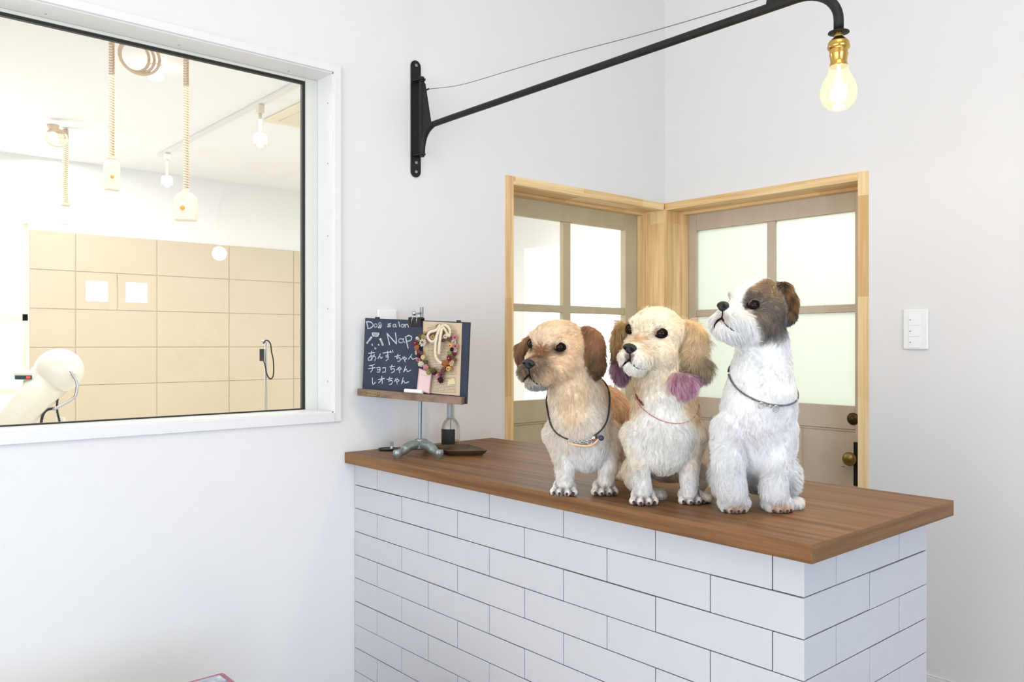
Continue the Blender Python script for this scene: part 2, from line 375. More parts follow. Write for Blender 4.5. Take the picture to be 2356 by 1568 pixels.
grid_leaf(d1, 1, -.150, -.182, -.944, -.012, .01, 1.862, [(-.860, -.514), (-.468, -.105)], [(1.006, 1.381), (1.413, 1.782)], M_door1, M_glass)
f1 = MB().box(-.126, .006, DY0-.040, DY0, 0, DZ+.033).build('door_frame', M_pine_z, d1, bevel=.0015)
MB().box(-.126, .006, DY0, -.013, DZ, DZ+.033).build('door_head', M_pine_y, d1, bevel=.0015)
MB().box(-.147, -.104, DY0, -.013, DZ-.012, DZ).build('door_stop', M_pine_y, d1, bevel=.001)
MB().box(-.147, -.106, -.024, -.0136, 0, DZ-.012).build('door_stop', M_pine_z, d1, bevel=.001)
MB().box(-.147, .006, -.0135, 0, 0, DZ).build('door_jamb', M_pine_z, d1, bevel=.001)
d2 = struct(empty('door_2', (.47, .16, 0)))
grid_leaf(d2, 0, .150, .182, .012, .925, .01, 1.868, [(.064, .439), (.477, .838)], [(.993, 1.372), (1.404, 1.779)], M_door2, M_glass2)
MB().box(DX1, DX1+.040, -.006, .126, 0, DZ+.033).build('door_frame', M_pine_z, d2, bevel=.0015)
MB().box(-.0, DX1, -.006, .126, DZ, DZ+.033).build('door_head', M_pine_x, d2, bevel=.0015)
MB().box(.013, DX1, .104, .147, DZ-.012, DZ).build('door_stop', M_pine_x, d2, bevel=.001)
MB().box(.0136, .024, .106, .147, 0, DZ-.012).build('door_stop', M_pine_z, d2, bevel=.001)
MB().box(0, .0135, -.006, .147, 0, DZ).build('door_jamb', M_pine_z, d2, bevel=.001)
M_brass_old = mat('tarnished_brass', lin(92, 76, 48), .45, .9, noise=((80, 80, 80), lin(60, 50, 36), .2))
hx, hz = ony(1963, 963, .150)[[0, 2]]
MB().lathe([(.024, 0), (.025, .002), (.019, .004), (.012, .006), (.010, .016), (.006, .018)], (hx, .150, hz), (0, -1, 0), 28).build('lock_rosette', M_brass_old, d2, smooth=True)
kx, kz = ony(1966, 1053, .150)[[0, 2]]
kn = MB().lathe([(.008, 0), (.008, .022), (.016, .028), (.026, .036), (.028, .046), (.024, .055), (.012, .060), (.002, .061)], (kx, .150, kz), (0, -1, 0), 28).build('door_knob', mat('olive_brass', lin(140, 122, 70), .35, .8), d2, smooth=True)
MB().box(kx-.0, kx+.016, .140, .150, kz-.11, kz+.065).build('lock_plate', M_iron, d2, bevel=.002)

# ------------------------------------------------------------------ tiled counter and its worktop
TL, TH = .2835, .0777; Z1 = .8495; CY0 = -1.648; CY1 = -1.107; CX1 = 1.624
ctr = empty('reception_counter', (.8, -1.4, 0), 'reception counter faced with glossy white brick-pattern tiles', 'counter')
MB().box(.0015, CX1-.006, CY0+.006, CY1, 0, Z1).build('carcass', M_grout, ctr)
rows_ = []; z = .7735+TH
while z > 0: rows_.append((max(z-TH, 0), z)); z -= TH
def tile_rows(ju_a, ju_b, u0, u1, put, name):
    mb = MB(); g = .0011
    for i, (a, b2) in enumerate(rows_):
        j = [v for v in (ju_a if i % 2 == 0 else ju_b) if u0+.01 < v < u1-.01]; e_ = [u0]+j+[u1]
        for k in range(len(e_)-1):
            dz = random.uniform(-.0004, .0004)
            put(mb, e_[k]+(g if k else 0), e_[k+1]-(g if k < len(e_)-2 else 0), a+g+dz, min(b2-g+dz, Z1), random.uniform(-.0004, .0004))
    return mb.build(name, M_tile, ctr, bevel=.0012)
tile_rows([.141+TL*i for i in range(6)], [-.0005+TL*i for i in range(7)], .002, CX1, lambda mb, a, b2, c2, d2, q: mb.box(a, b2, CY0+q, CY0+.008, c2, d2), 'front_tiles')
tile_rows([-1.526+.278*i for i in range(3)], [-1.386, -1.108], CY0+.004, CY1, lambda mb, a, b2, c2, d2, q: mb.box(CX1-.007, CX1+q, a, b2, c2, d2), 'end_tiles')
top = MB().box(.001, 1.661, -1.686, -1.050, .850, .885).build('countertop', [M_top, M_topy], bevel=.0012)
for p_ in top.data.polygons:
    if p_.normal.x > .9: p_.material_index = 1
tag(top, 'walnut-brown wooden worktop on the white tiled counter', 'countertop')

# wall switch right of the door and the socket plate behind the easel
sw = empty('wall_switch', (1.141, 0, 1.22), 'white wall switch with three rockers to the right of the doors', 'light switch')
MB().box(1.097, 1.185, -.011, -.0005, 1.223, 1.370).build('cover_plate', mat('switch_white', lin(236, 237, 236), .35), sw, bevel=.006, seg=4)
M_rock = mat('switch_rocker_white', lin(240, 242, 242), .25)
for k in range(3):
    za_ = 1.350-.0405*k
    r_ = MB().box(1.119, 1.160, -.0135, -.010, za_-.039, za_).build('rocker', M_rock, sw, bevel=.001)
    MB().box(1.1215, 1.127, -.0139, -.0130, za_-.0205, za_-.0185).build('pilot_mark', M_iron, r_)
p_ = [onx(867, 711, 0), onx(908, 730, 0)]
sp = empty('wall_socket', (0, (p_[0][1]+p_[1][1])/2, p_[0][2]-.12), 'white socket plate on the wall half hidden behind the chalkboard', 'wall socket')
MB().box(.0005, .009, p_[0][1], p_[0][1]+.075, p_[0][2]-.12, p_[0][2]).build('cover_plate', MATS['switch_white'], sp, bevel=.003)
MB().box(.009, .0105, p_[0][1]+.02, p_[0][1]+.055, p_[0][2]-.09, p_[0][2]-.03).build('socket_face', M_rock, sp, bevel=.001)

# ------------------------------------------------------------------ swing-arm wall lamp
LY = -1.404
lamp = empty('wall_lamp', (0, LY, 1.833), 'black swing-arm wall lamp with a lit clear bulb reaching over the dogs', 'wall lamp')
def stadium(y0, z0, z1, r, x, n=10):
    p = [(x, y0+r*math.cos(math.pi*k/n), z1-r+r*math.sin(math.pi*k/n)) for k in range(n+1)]
    return p+[(x, y0-r*math.cos(math.pi*k/n), z0+r-r*math.sin(math.pi*k/n)) for k in range(n+1)]
MB().prism(stadium(LY, 1.833, 2.246, .0205, .0005), (.006, 0, 0)).build('wall_plate', M_iron, lamp, bevel=.001)
M_screw = mat('screw_zinc', lin(150, 150, 150), .35, .9)
for z in (1.852, 1.885, 2.228): MB().lathe([(.006, 0), (.0058, .002), (.003, .0032)], (.0065, LY, z), (1, 0, 0), 16).build('screw', M_screw, lamp, smooth=True, angle=.6)
for z in (1.905, 2.167):
    MB().prism([(.006, LY-.019, z), (.045, LY-.013, z), (.056, LY-.006, z), (.056, LY+.006, z), (.045, LY+.013, z), (.006, LY+.019, z)], (0, 0, .004)).lathe([(.009, -.006), (.009, .010), (.005, .013)], (.042, LY, z), (0, 0, 1), 14).build('hinge_tab', M_iron, lamp, bevel=.0008)
az = 2.0
MB().prism([(.030, LY-.002, 1.915), (.030, LY-.002, 2.160), (.052, LY-.002, 2.160), (.062, LY-.002, 2.150), (.098, LY-.002, az+.004), (.07, LY-.002, 1.965)], (0, .004, 0)).tube([(.036, LY, 1.912), (.036, LY, 2.165)], .008, 14).build('gusset_plate', M_iron, lamp, bevel=.0006)
pth = bez([(.044, LY, 1.905), (.046, LY, 1.935), (.062, LY, 1.972), (.10, LY, az-.004), (.16, LY, az), (.5, LY, az), (1.0, LY, az), (1.47, LY, az)], 8)
pth += [(1.47+.096*math.sin(a), LY, az-.075+.075*math.cos(a)) for a in np.linspace(.15, math.pi/2, 12)]+[(1.566, LY, 1.905)]
arm = MB().tube(pth, .0102, 18).build('lamp_arm', M_iron, lamp, smooth=True)
MB().prism([(1.395, LY-.003, az+.006), (1.405, LY-.003, az+.055), (1.50, LY-.003, az+.055), (1.53, LY-.003, az-.006)], (0, .006, 0)).build('cable_lug', M_iron, lamp, bevel=.0008)
wp = [ony(x, y, LY) for x, y in ((985, 205), (1060, 195), (1180, 160), (1300, 125), (1500, 72), (1735, 2))]+[(1.402, LY, az+.03)]
MB().tube([(.062, LY, wp[0][2]), wp[0]+np.array([.004, 0, 0])], .003, 8).build('cable_ferrule', M_iron, lamp)
MB().tube(bez(wp, 8), .0011, 6).build('stay_cable', mat('stay_cable_grey', lin(120, 118, 112), .5, .3), lamp, smooth=True)
bx_ = 1.566
MB().lathe([(.012, 1.900), (.021, 1.899), (.0215, 1.897), (.012, 1.8955)], (bx_, LY, 0), (0, 0, 1), 32).build('lamp_disc', M_iron, lamp, smooth=True, angle=.5)
M_brass = mat('polished_brass', lin(205, 165, 90), .24, 1)
MB().lathe([(.009, 1.898), (.009, 1.889), (.012, 1.886), (.019, 1.880), (.0215, 1.876), (.0215, 1.871), (.0225, 1.870), (.0228, 1.866), (.0215, 1.864), (.0185, 1.862), (.0180, 1.853), (.0192, 1.852), (.0186, 1.850), (.0178, 1.848), (.0172, 1.843), (.0165, 1.838), (.0165, 1.834), (.0178, 1.832), (.0182, 1.828), (.0178, 1.826)], (bx_, LY, 0), (0, 0, 1), 36).build('bulb_holder', M_brass, lamp, smooth=True, angle=.7)
m = bpy.data.materials.new('lit_bulb_glass'); m.use_nodes = True; N = m.node_tree.nodes; L = m.node_tree.links; N.clear()
out = N.new('ShaderNodeOutputMaterial'); tr = N.new('ShaderNodeBsdfTransparent'); em = N.new('ShaderNodeEmission')
em.inputs[0].default_value = (1, .80, .52, 1); em.inputs[1].default_value = 1.25
gl = N.new('ShaderNodeBsdfGlossy'); gl.inputs['Roughness'].default_value = .03
fr_ = N.new('ShaderNodeFresnel'); fr_.inputs[0].default_value = 1.4; m1 = N.new('ShaderNodeMixShader'); m2 = N.new('ShaderNodeMixShader'); m1.inputs[0].default_value = .55
L.new(tr.outputs[0], m1.inputs[1]); L.new(em.outputs[0], m1.inputs[2]); m2.inputs[0].default_value = .05; L.new(m1.outputs[0], m2.inputs[1]); L.new(gl.outputs[0], m2.inputs[2]); L.new(m2.outputs[0], out.inputs[0])
prof = [(.0002, 1.7335), (.012, 1.7350), (.022, 1.7400), (.030, 1.7480), (.0350, 1.7580), (.0368, 1.7700), (.0358, 1.7820), (.0320, 1.7940), (.0265, 1.8040), (.0220, 1.8130), (.0198, 1.8200), (.0188, 1.8270)]
bulb = MB().lathe(prof, (bx_, LY, 0), (0, 0, 1), 40, cap=False).build('light_bulb', m, lamp, smooth=True)
em2 = mat('glowing_filament', lin(255, 230, 190), .5, emit=((1, .78, .5, 1), 14))
fil = MB().lathe([(.003, 1.826), (.0045, 1.800), (.007, 1.790), (.002, 1.788)], (bx_, LY, 0), (0, 0, 1), 14).tube([(bx_+.012*math.cos(a), LY+.012*math.sin(a), 1.771+.012*math.sin(3*a)) for a in np.linspace(0, 2*math.pi, 40)], .0042, 8)
fil.ball((bx_, LY, 1.770), .017, 10).build('filament', em2, bulb, smooth=True)
pl = bpy.data.lights.new('bulb_glow', 'POINT'); pl.energy = 10; pl.color = (1, .74, .45); pl.shadow_soft_size = .036
po = bpy.data.objects.new('bulb_glow', pl); COL.objects.link(po); po.location = (bx_, LY, 1.712)

# ------------------------------------------------------------------ easel with the chalkboard
TLp, TRp = atd(840, 731, 2.71), atd(1081, 741, 2.55)
e1 = TRp-TLp; BW = np.linalg.norm(e1); e1 /= BW
e2 = CZ-e1*(CZ@e1); e2 /= np.linalg.norm(e2); e3 = np.cross(e1, e2)
if e3@CF > 0: e3 = -e3
def EP(u, v, w_=0): return TLp+e1*u+e2*v+e3*w_
def euv(px, py, w_=0):
    d = ray(px, py); t = ((TLp+e3*w_-CAM)@e3)/(d@e3); q = CAM+d*t-TLp; return q@e1, q@e2
def c4(cx, cy, w_=.0012): return euv(780+cx/4.125, 690+cy/4.125, w_)
def c7(cx, cy, w_=.006): return euv(930+cx/7.127, 700+cy/7.127, w_)
EB = onz(966, 1045, .885)
ez = empty('easel_stand', EB, 'small iron easel stand holding the chalkboard on the counter end', 'easel')
M_cast = mat('grey_green_cast_metal', lin(128, 138, 134), .34, .55, noise=((50, 50, 50), lin(150, 158, 152), .25), bump=(120, .25))
feet = [onz(915, 1053, .885), onz(1010, 1053, .885), onz(985, 1036, .885)]
bs = MB(); hub = EB
bs.lathe([(.020, .018), (.026, .022), (.027, .033), (.020, .038), (.016, .044), (.016, .050), (.012, .052)], hub, (0, 0, 1), 28)
bs.build('hub', M_cast, ez, smooth=True, angle=.6)
for q in feet:
    d = (q-hub); d[2] = 0; ln = np.linalg.norm(d); d /= ln
    pp = [hub+d*ln*t+CZ*h for t, h in ((0, .030), (.30, .033), (.55, .030), (.75, .020), (.92, .015), (1, .0145))]
    MB().tube(bez(pp, 5), [.0155]*15+[.0125]*6+[.0115]*5, 14).lathe([(.004, 0), (.011, .0004), (.012, .005), (.0145, .008), (.0150, .020), (.013, .0255), (.006, .0265)], q, (0, 0, 1), 20).build('foot', M_cast, ez, smooth=True, angle=.8)
pt = atd(970.5, 706, np.dot(EB-CAM, CF))
MB().tube([EB+CZ*.045, pt], .0058, 16).build('pole', mat('blue_grey_pole', lin(132, 142, 150), .35, .6), ez, smooth=True, angle=.8)
board = empty('chalkboard', EP(BW/2, -.28, 0), 'dark navy chalkboard lettered Dog salon Nap in white chalk on the easel', 'chalkboard')
M_board = mat('navy_chalkboard', lin(36, 44, 62), .75, noise=((18, 18, 18), lin(46, 55, 74), .3))
ubl, vbl = euv(836, 893); ubr, vbr = euv(1077, 929, -.004)
MB().obox(EP, 0, BW, vbr, 0, -.008, 0).build('board_panel', M_board, board, bevel=.0008)
M_dwood = wood_mat('ledge_wood', lin(100, 78, 62), lin(124, 100, 82), lin(140, 116, 98), 0, 3, .6)
u0, v0 = euv(822, 896, .024); u1, v1 = euv(1061, 931, .024)
def LP(u, v, w_): return EP(u, v, w_)
vtop = (euv(822, 895, .024)[1]+euv(1061, 912, .024)[1])/2; vbot = (euv(822, 909.5, .024)[1]+euv(1061, 931, .024)[1])/2
MB().obox(LP, u0, u1, vbot, vtop, .0003, .024).build('ledge', M_dwood, board, bevel=.001)
M_br2 = mat('aged_brass', lin(140, 130, 84), .4, .85)
lh = MB(); a0, b0 = c4(250, 862, .0245); a1, b1 = c4(368, 910, .0245)
for (ua, ub, va, vb) in ((a0, a1, b0-.003, b0), (a0, a1, b1, b1+.003), (a0, a0+.004, b1, b0), (a1-.004, a1, b1, b0)): lh.obox(LP, ua, ub, va, vb, .0242, .0262)
for q in ((237, 884), (378, 892)): uu, vv = c4(*q, .025); lh.lathe([(.0042, 0), (.0035, .002), (.001, .003)], LP(uu, vv, .0242), e3, 12)
lh.build('label_holder', M_br2, board)
for q in ((357, 170), (1130, 198)): uu, vv = c4(*q); MB().obox(LP, uu-.006, uu+.006, -.002, .005, -.009, .002).build('corner_clip', M_black, board, bevel=.001)
# clamp ball on the pole
cb = atd(780+712/4.125, 690+125/4.125, 2.63)
MB().ball(cb, .0078, 10).tube([cb, atd(970, 720.5, 2.655)], .0032, 10).build('clamp_knob', M_steel, ez, smooth=True)
# binder clip
uc, vc = c4(665, 180, .004); ud, vd = c4(780, 255, .004)
clip = empty('binder_clip', EP((uc+ud)/2, vd, 0), 'black binder clip on the chalkboard top beside the pole', 'binder clip')
MB().prism([EP(uc+.001, .004, .009), EP(uc, vd, .0005), EP(uc, vd, .0030), EP(uc+.001, .007, .012), EP(uc+.001, .010, -.002), EP(uc+.001, .007, -.014), EP(uc, vd, -.0095), EP(uc, vd, -.0083), EP(uc+.001, .004, -.011)], e1*(ud-uc)).build('clip_body', M_black, clip, bevel=.0006)
for xa, xb in ((700, 684), (733, 742)):
    a_, b_ = c4(xa, 145, .012), c4(xb, 240, .006)
    MB().tube([EP(a_[0], a_[1], .012), EP(b_[0], b_[1], .0065)], .0013, 8).tube([EP(a_[0], a_[1], .012), EP(a_[0]+.004, a_[1]+.001, .012), EP(a_[0]+.004, .004, .012)], .0011, 6).build('wire_handle', M_steel, clip, smooth=True)
# chalk writing
def ell(cx, cy, rx, ry, a0=0, a1=6.5, n=14): return [(cx+rx*math.cos(t), cy+ry*math.sin(t)) for t in np.linspace(a0, a1, n)]
ST = [ # (width, strokes) in the pixel grid of the close view
 (7.5, [[(262,205),(270,240),(275,268)],[(256,206),(290,205),(318,222),(322,245),(300,264),(272,272)], ell(347,241,14,16), ell(388,226,11,12), [(398,222),(402,245),(392,262),(372,258),(385,248),(402,252)],
   [(492,224),(468,228),(470,238),(489,243),(484,252),(458,251)], ell(523,242,12,13), [(537,228),(540,250),(548,254)], [(567,205),(572,230),(577,252)], ell(604,243,13,13), [(624,230),(629,258)], [(627,240),(643,229),(654,238),(659,256)]]),
 (7.5, [[(455,315),(468,370),(480,425)],[(455,315),(500,365),(545,415)],[(545,415),(542,360),(535,310)], ell(588,385,23,19), [(611,364),(613,388),(624,402)], [(632,350),(642,400),(657,456)], [(628,352),(662,336),(690,352),(678,382),(642,392)]]),
 (19, [[(318,320),(345,318),(375,320)],[(325,334),(368,334)]]), (15, [[(308,352),(285,382),(265,408)],[(392,368),(408,405),(416,426)]]),
 (9, [[(313,416),(317,430)],[(372,421),(380,427)], ell(345,458,5,5)]),
 (6, [[(280,505),(310,500),(338,497)],[(310,483),(303,530),(313,572)],[(336,515),(308,562),(282,572),(278,552),(300,534),(332,530),(350,548),(336,576)],
   [(393,510),(368,556)],[(368,556),(386,532),(398,553),(413,538)], [(418,502),(460,496),(497,490)],[(460,484),(464,528),(450,542),(446,526),(464,524),(466,555),(446,574)],[(488,480),(494,499)],[(506,475),(513,495)],
   [(528,536),(555,531),(582,524)],[(560,512),(548,552),(570,544),(583,560),(575,578),(556,580)], [(590,562),(618,546),(640,552),(624,567)],[(604,540),(618,562),(630,586)],[(618,533),(624,544)],
   [(692,515),(656,561)],[(656,561),(682,538),(700,560),(738,546)]]),
 (6, [[(338,608),(315,618),(288,622)],[(278,650),(310,646),(342,640)],[(316,620),(318,655),(300,683)], [(357,643),(388,640),(385,680),(359,682)],[(362,661),(386,660)], [(412,645),(441,642),(440,682)],[(412,684),(443,681)],
   [(480,634),(505,631),(530,626)],[(503,614),(492,656),(515,648),(527,663),(518,680),(497,688)], [(545,662),(575,642),(590,652),(572,665)],[(561,638),(570,665),(577,690)],[(576,630),(580,642)], [(636,624),(612,682)],[(612,682),(638,654),(650,677),(682,664)]]),
 (6, [[(316,738),(322,798),(347,778)], [(372,754),(402,748),(432,742)],[(405,722),(410,760),(410,792)],[(404,755),(375,786)], [(455,752),(482,748),(507,741)],[(482,730),(472,768),(495,760),(506,774),(498,794),(478,801)],
   [(523,770),(550,753),(570,762),(552,776)],[(534,745),(545,770),(553,797)],[(550,740),(554,750)], [(610,735),(592,797)],[(592,797),(614,765),(628,787),(662,774)]])]
M_chalk = mat('white_chalk', lin(222, 224, 226), .95, noise=((900, 900, 900), lin(180, 184, 190), .1))
ck = MB()
for wd, sts in ST:
    for st in sts:
        pts = [EP(*c4(*p, .0003), .0004) for p in (bez(st, 4) if False else [tuple(q) for q in bez([(a, b2, 0) for a, b2 in st], 4)] and [(q[0], q[1]) for q in bez([(a, b2, 0) for a, b2 in st], 4)])]
        # flat ribbon stroke with rounded ends
        r = wd*1.4/4.125*2.63/F/2
        n = len(pts)
        for i in range(n-1):
            d = pts[i+1]-pts[i]; d /= np.linalg.norm(d)+1e-9; sd = np.cross(e3, d)*r*random.uniform(.8, 1.1)
            ck.add([pts[i]-sd-d*r*.5, pts[i]+sd-d*r*.5, pts[i+1]+sd+d*r*.5, pts[i+1]-sd+d*r*.5], [(0, 1, 2, 3)])
ck.build('chalk_writing', M_chalk, board)
# old book page behind the wreath
def quad_sheet(name, corners, w0, th, m, parent=None, fn=c4):
    P_ = [EP(*fn(*q, w0), w0) for q in corners]
    return MB().prism(P_, e3*th).build(name, m, parent)
page = quad_sheet('book_page', [(800, 200), (1168, 218), (1160, 500), (1145, 908), (800, 876)], .0006, .0004, mat('aged_page_paper', lin(206, 188, 162), .9, noise=((14, 14, 14), lin(192, 170, 140), .35)))
tag(page, 'aged printed book page standing against the right half of the chalkboard', 'book page')
pt_ = MB()
for k in range(44):
    cy = 245+k*14.4
    if 700 < cy < 720: continue
    cx = 835 + random.uniform(0, 8) + (0 if cy < 700 else 50)
    end = 1125-(cy-245)*.02
    if k < 2: cx += 40*(k == 0); end -= 60
    while cx < end:
        ln = random.uniform(10, 30); x2 = min(cx+ln, end); yy = cy+(cx-835)*.055
        q = [EP(*c4(a, b2, .0011), .0011) for a, b2 in ((cx, yy-2.2), (x2, yy-2.2+(x2-cx)*.055), (x2, yy+2.2+(x2-cx)*.055), (cx, yy+2.2))]
        pt_.add(q, [(0, 1, 2, 3)]); cx = x2+random.uniform(3, 6)
o = pt_.build('printed_lines', mat('faded_print', lin(128, 116, 104), .9)); o2 = o
def reparent(o, p):
    d = np.array(BASE[o.name])-np.array(BASE[p.name]); o.parent = p; o.location = tuple(map(float, d))
reparent(o, page)
o = quad_sheet('paper_scrap', [(1040, 755), (1092, 742), (1108, 792), (1030, 808)], .0018, .0003, mat('yellowed_scrap', lin(214, 204, 160), .9)); tag(o, 'small yellowed paper scrap stuck low on the book page', 'paper scrap')
card = quad_sheet('pink_card', [(760, 645), (880, 690), (858, 888), (738, 850)], .0125, .0006, mat('pink_card_border', lin(200, 156, 160), .8)); tag(card, 'small pink bordered card leaning between chalk and book page', 'card')
o = quad_sheet('card_face', [(768, 657), (870, 697), (850, 876), (748, 842)], .0133, .0003, mat('pale_pink_card', lin(214, 190, 188), .8)); reparent(o, card)
o = quad_sheet('card_print', [(780, 700), (850, 722), (846, 726), (779, 705)], .0138, .0002, MATS['pink_card_border']); reparent(o, card)
a_, b_ = c4(626, 858, .014), c4(795, 870, .014)
ch = MB().tube([EP(a_[0], a_[1], .014), EP((a_[0]+b_[0])/2-.001, (a_[1]+b_[1])/2, .014), EP((a_[0]+b_[0])/2, (a_[1]+b_[1])/2, .014), EP((a_[0]+b_[0])/2+.001, (a_[1]+b_[1])/2, .014), EP(b_[0], b_[1], .014)], [.0066, .0066, .0061, .0066, .0066], 20).build('chalk_stick', mat('chalk_white', lin(238, 230, 228), .8), smooth=True, angle=.8)
tag(ch, 'thick white chalk stick lying on the wooden ledge of the chalkboard', 'chalk')
# ------------------------------------------------------------------ dried-flower wreath
wc = c7(520, 840, .012)
wr = empty('flower_wreath', EP(wc[0], wc[1], .012), 'heart-shaped dried flower wreath with lace ribbon hanging over the book page', 'wreath')
ringp = [(560, 330), (470, 470), (330, 500), (230, 600), (225, 740), (290, 880), (380, 1000), (500, 1090), (600, 1110), (700, 1020), (790, 900), (830, 760), (830, 620), (760, 540), (660, 500), (560, 330)]
rp = [EP(*c7(*q, .008), .008) for q in ringp]
tw = MB()
for k in range(5):
    tw.tube(bez([p+np.array([random.gauss(0, .0016) for _ in range(3)]) for p in rp], 6), .0012, 6)
tw.build('twig_ring', mat('dried_twig', lin(110, 92, 62), .9), wr, smooth=True)
FC = dict(mag=(122, 40, 66), wht=(214, 206, 190), org=(160, 106, 62), drk=(74, 38, 42), crm=(206, 184, 146), pnk=(184, 126, 132), grn=(146, 150, 88), olv=(96, 84, 54), brn=(108, 66, 48), yel=(198, 156, 88), mau=(136, 84, 98), blk=(50, 38, 42))
FL = [(270,515,34,'olv','rose'),(218,555,30,'wht','rose'),(183,632,40,'mag','daisy'),(205,710,50,'org','rose'),(195,790,32,'wht','daisy'),(240,838,38,'drk','rose'),(315,870,38,'crm','ball'),(232,905,36,'pnk','daisy'),(275,975,46,'wht','rose'),(355,1025,46,'pnk','rose'),(395,1115,40,'grn','rose'),(475,1085,40,'olv','rose'),(495,1125,36,'drk','rose'),(545,1170,42,'pnk','rose'),(605,1150,42,'mau','daisy'),(650,1070,44,'brn','rose'),(738,1055,40,'yel','ball'),(782,960,44,'crm','daisy'),(742,882,50,'mag','daisy'),(680,965,60,'org','rose'),(835,905,26,'mau','rose'),(825,808,34,'mag','rose'),(745,790,38,'grn','rose'),(838,752,30,'wht','daisy'),(782,738,30,'blk','rose'),(842,685,42,'pnk','daisy'),(768,670,38,'yel','ball'),(815,612,40,'wht','daisy'),(748,572,40,'brn','rose'),(830,540,40,'pnk','daisy'),(680,525,36,'wht','ball'),(312,528,36,'grn','rose'),(308,622,62,'wht','daisy'),(362,540,34,'pnk','rose'),(465,535,32,'yel','daisy'),(412,545,30,'pnk','rose'),(285,800,40,'brn','rose'),(235,770,30,'mau','rose'),(360,945,34,'olv','rose'),(640,590,30,'brn','rose'),(600,1235,52,'blk','daisy')]
for cx, cy, r, cname, kind in FL:
    r = r*1.22/7.127*2.60/F; w0 = .012+random.uniform(0, .006); uv = c7(cx, cy, w0); c = EP(*uv, w0)
    m1 = mat('dried_petal_'+cname, lin(*[v*.82 for v in FC[cname]]), .95, spec=.15, noise=((500, 500, 500), lin(*[min(255, v*1.04) for v in FC[cname]]), .2)); fb = MB()
    tl = np.array([random.gauss(0, .25), random.gauss(0, .25), 1]); nn = e1*tl[0]+e2*tl[1]+e3*tl[2]; nn /= np.linalg.norm(nn)
    a = np.cross(nn, e2); a /= np.linalg.norm(a); b_ = np.cross(nn, a)
    if kind == 'ball':
        fb.ball(c, r*.9, 8)
        for k in range(8):
            t = k*math.pi/4; fb.ball(c+(a*math.cos(t)+b_*math.sin(t))*r*.45+nn*r*.5, r*.45, 5)
    elif kind == 'rose':
        for lay, (nr, rr, hh, pr) in enumerate(((7, .62, 0, .42), (5, .38, .25, .36), (3, .16, .42, .28))):
            for k in range(nr):
                t = 2*math.pi*(k+.4*lay)/nr+random.uniform(-.2, .2); fb.ball(c+(a*math.cos(t)+b_*math.sin(t))*r*rr+nn*r*hh, r*pr, 5, (1, .7, .9), np.array([a, b_, nn]))
    else:
        for k in range(12):
            t = 2*math.pi*k/12; d = a*math.cos(t)+b_*math.sin(t); fb.ball(c+d*r*.62+nn*r*.12*(k % 2), r*.42, 5, (1, .42, .3), np.array([d+nn*.25, np.cross(nn, d), nn]))
        fb.ball(c+nn*r*.1, r*.3, 6)
    o = fb.build('flower', m1, wr, smooth=True)
    if kind == 'daisy' or kind == 'ball':
        cc = {'wht': 'brn', 'mag': 'pnk', 'yel': 'brn', 'crm': 'yel', 'pnk': 'mag', 'mau': 'drk', 'blk': 'drk'}[cname]
        MB().ball(c+nn*r*(.25 if kind == 'daisy' else .85), r*.26, 6).build('flower_centre', mat('dried_petal_'+cc, lin(*FC[cc]), .85), o, smooth=True)
lf = MB()
for k in range(150):
    i = random.randrange(len(ringp)-1); t = random.random(); q = np.array(ringp[i])*(1-t)+np.array(ringp[i+1])*t+np.array([random.gauss(0, 18), random.gauss(0, 18)])
    p = EP(*c7(q[0], q[1], .010), .010); t = random.uniform(0, 6.28); d = e1*math.cos(t)+e2*math.sin(t)+e3*.4; sd = np.cross(d, e3)*.0022
    lf.add([p, p+d*.004+sd, p+d*.009, p+d*.004-sd], [(0, 1, 2, 3)])
lf.build('dried_leaves', mat('dried_leaf', lin(128, 120, 70), .85), wr)
M_lace = mat('cream_lace', lin(232, 222, 200), .9, noise=((700, 700, 700), lin(206, 190, 160), .12))
rb = MB()
for pts, wd in (([(590,330,.014),(520,420,.022),(420,455,.022),(382,530,.02),(430,600,.018),(490,598,.022),(530,520,.026),(575,400,.022),(600,350,.018)], 3.2), ([(610,350,.014),(680,345,.02),(735,390,.024),(750,460,.022),(735,520,.018),(700,470,.018),(660,400,.022),(620,360,.020)], 3.0),
                ([(600,360,.020),(545,480,.026),(512,640,.026),(505,780,.024),(520,870,.022),(560,930,.020),(612,962,.018)], 3.2), ([(625,360,.020),(600,480,.028),(580,620,.028),(570,740,.026),(568,815,.022)], 3.4)):
    wd *= 1.35; P_ = bez([EP(*c7(a, b2, h), h) for a, b2, h in pts], 8); n = len(P_)
    vs = []
    for i, p in enumerate(P_):
        d = P_[min(i+1, n-1)]-P_[max(i-1, 0)]; d /= np.linalg.norm(d)+1e-9; sd = np.cross(d, e3); sd /= np.linalg.norm(sd)+1e-9
        h = wd*.001*(1+.12*math.sin(i*1.1)); vs += [p-sd*h, p+sd*wd*.001, p+sd*wd*.001+e3*.0005, p-sd*h+e3*.0005]
    rb.add(vs, [(4*i+a, 4*i+(a+1) % 4, 4*i+4+(a+1) % 4, 4*i+4+a) for i in range(n-1) for a in range(4)])
rb.ball(EP(*c7(615, 362, .024), .022), .0045, 8).build('lace_ribbon', M_lace, wr, smooth=True)

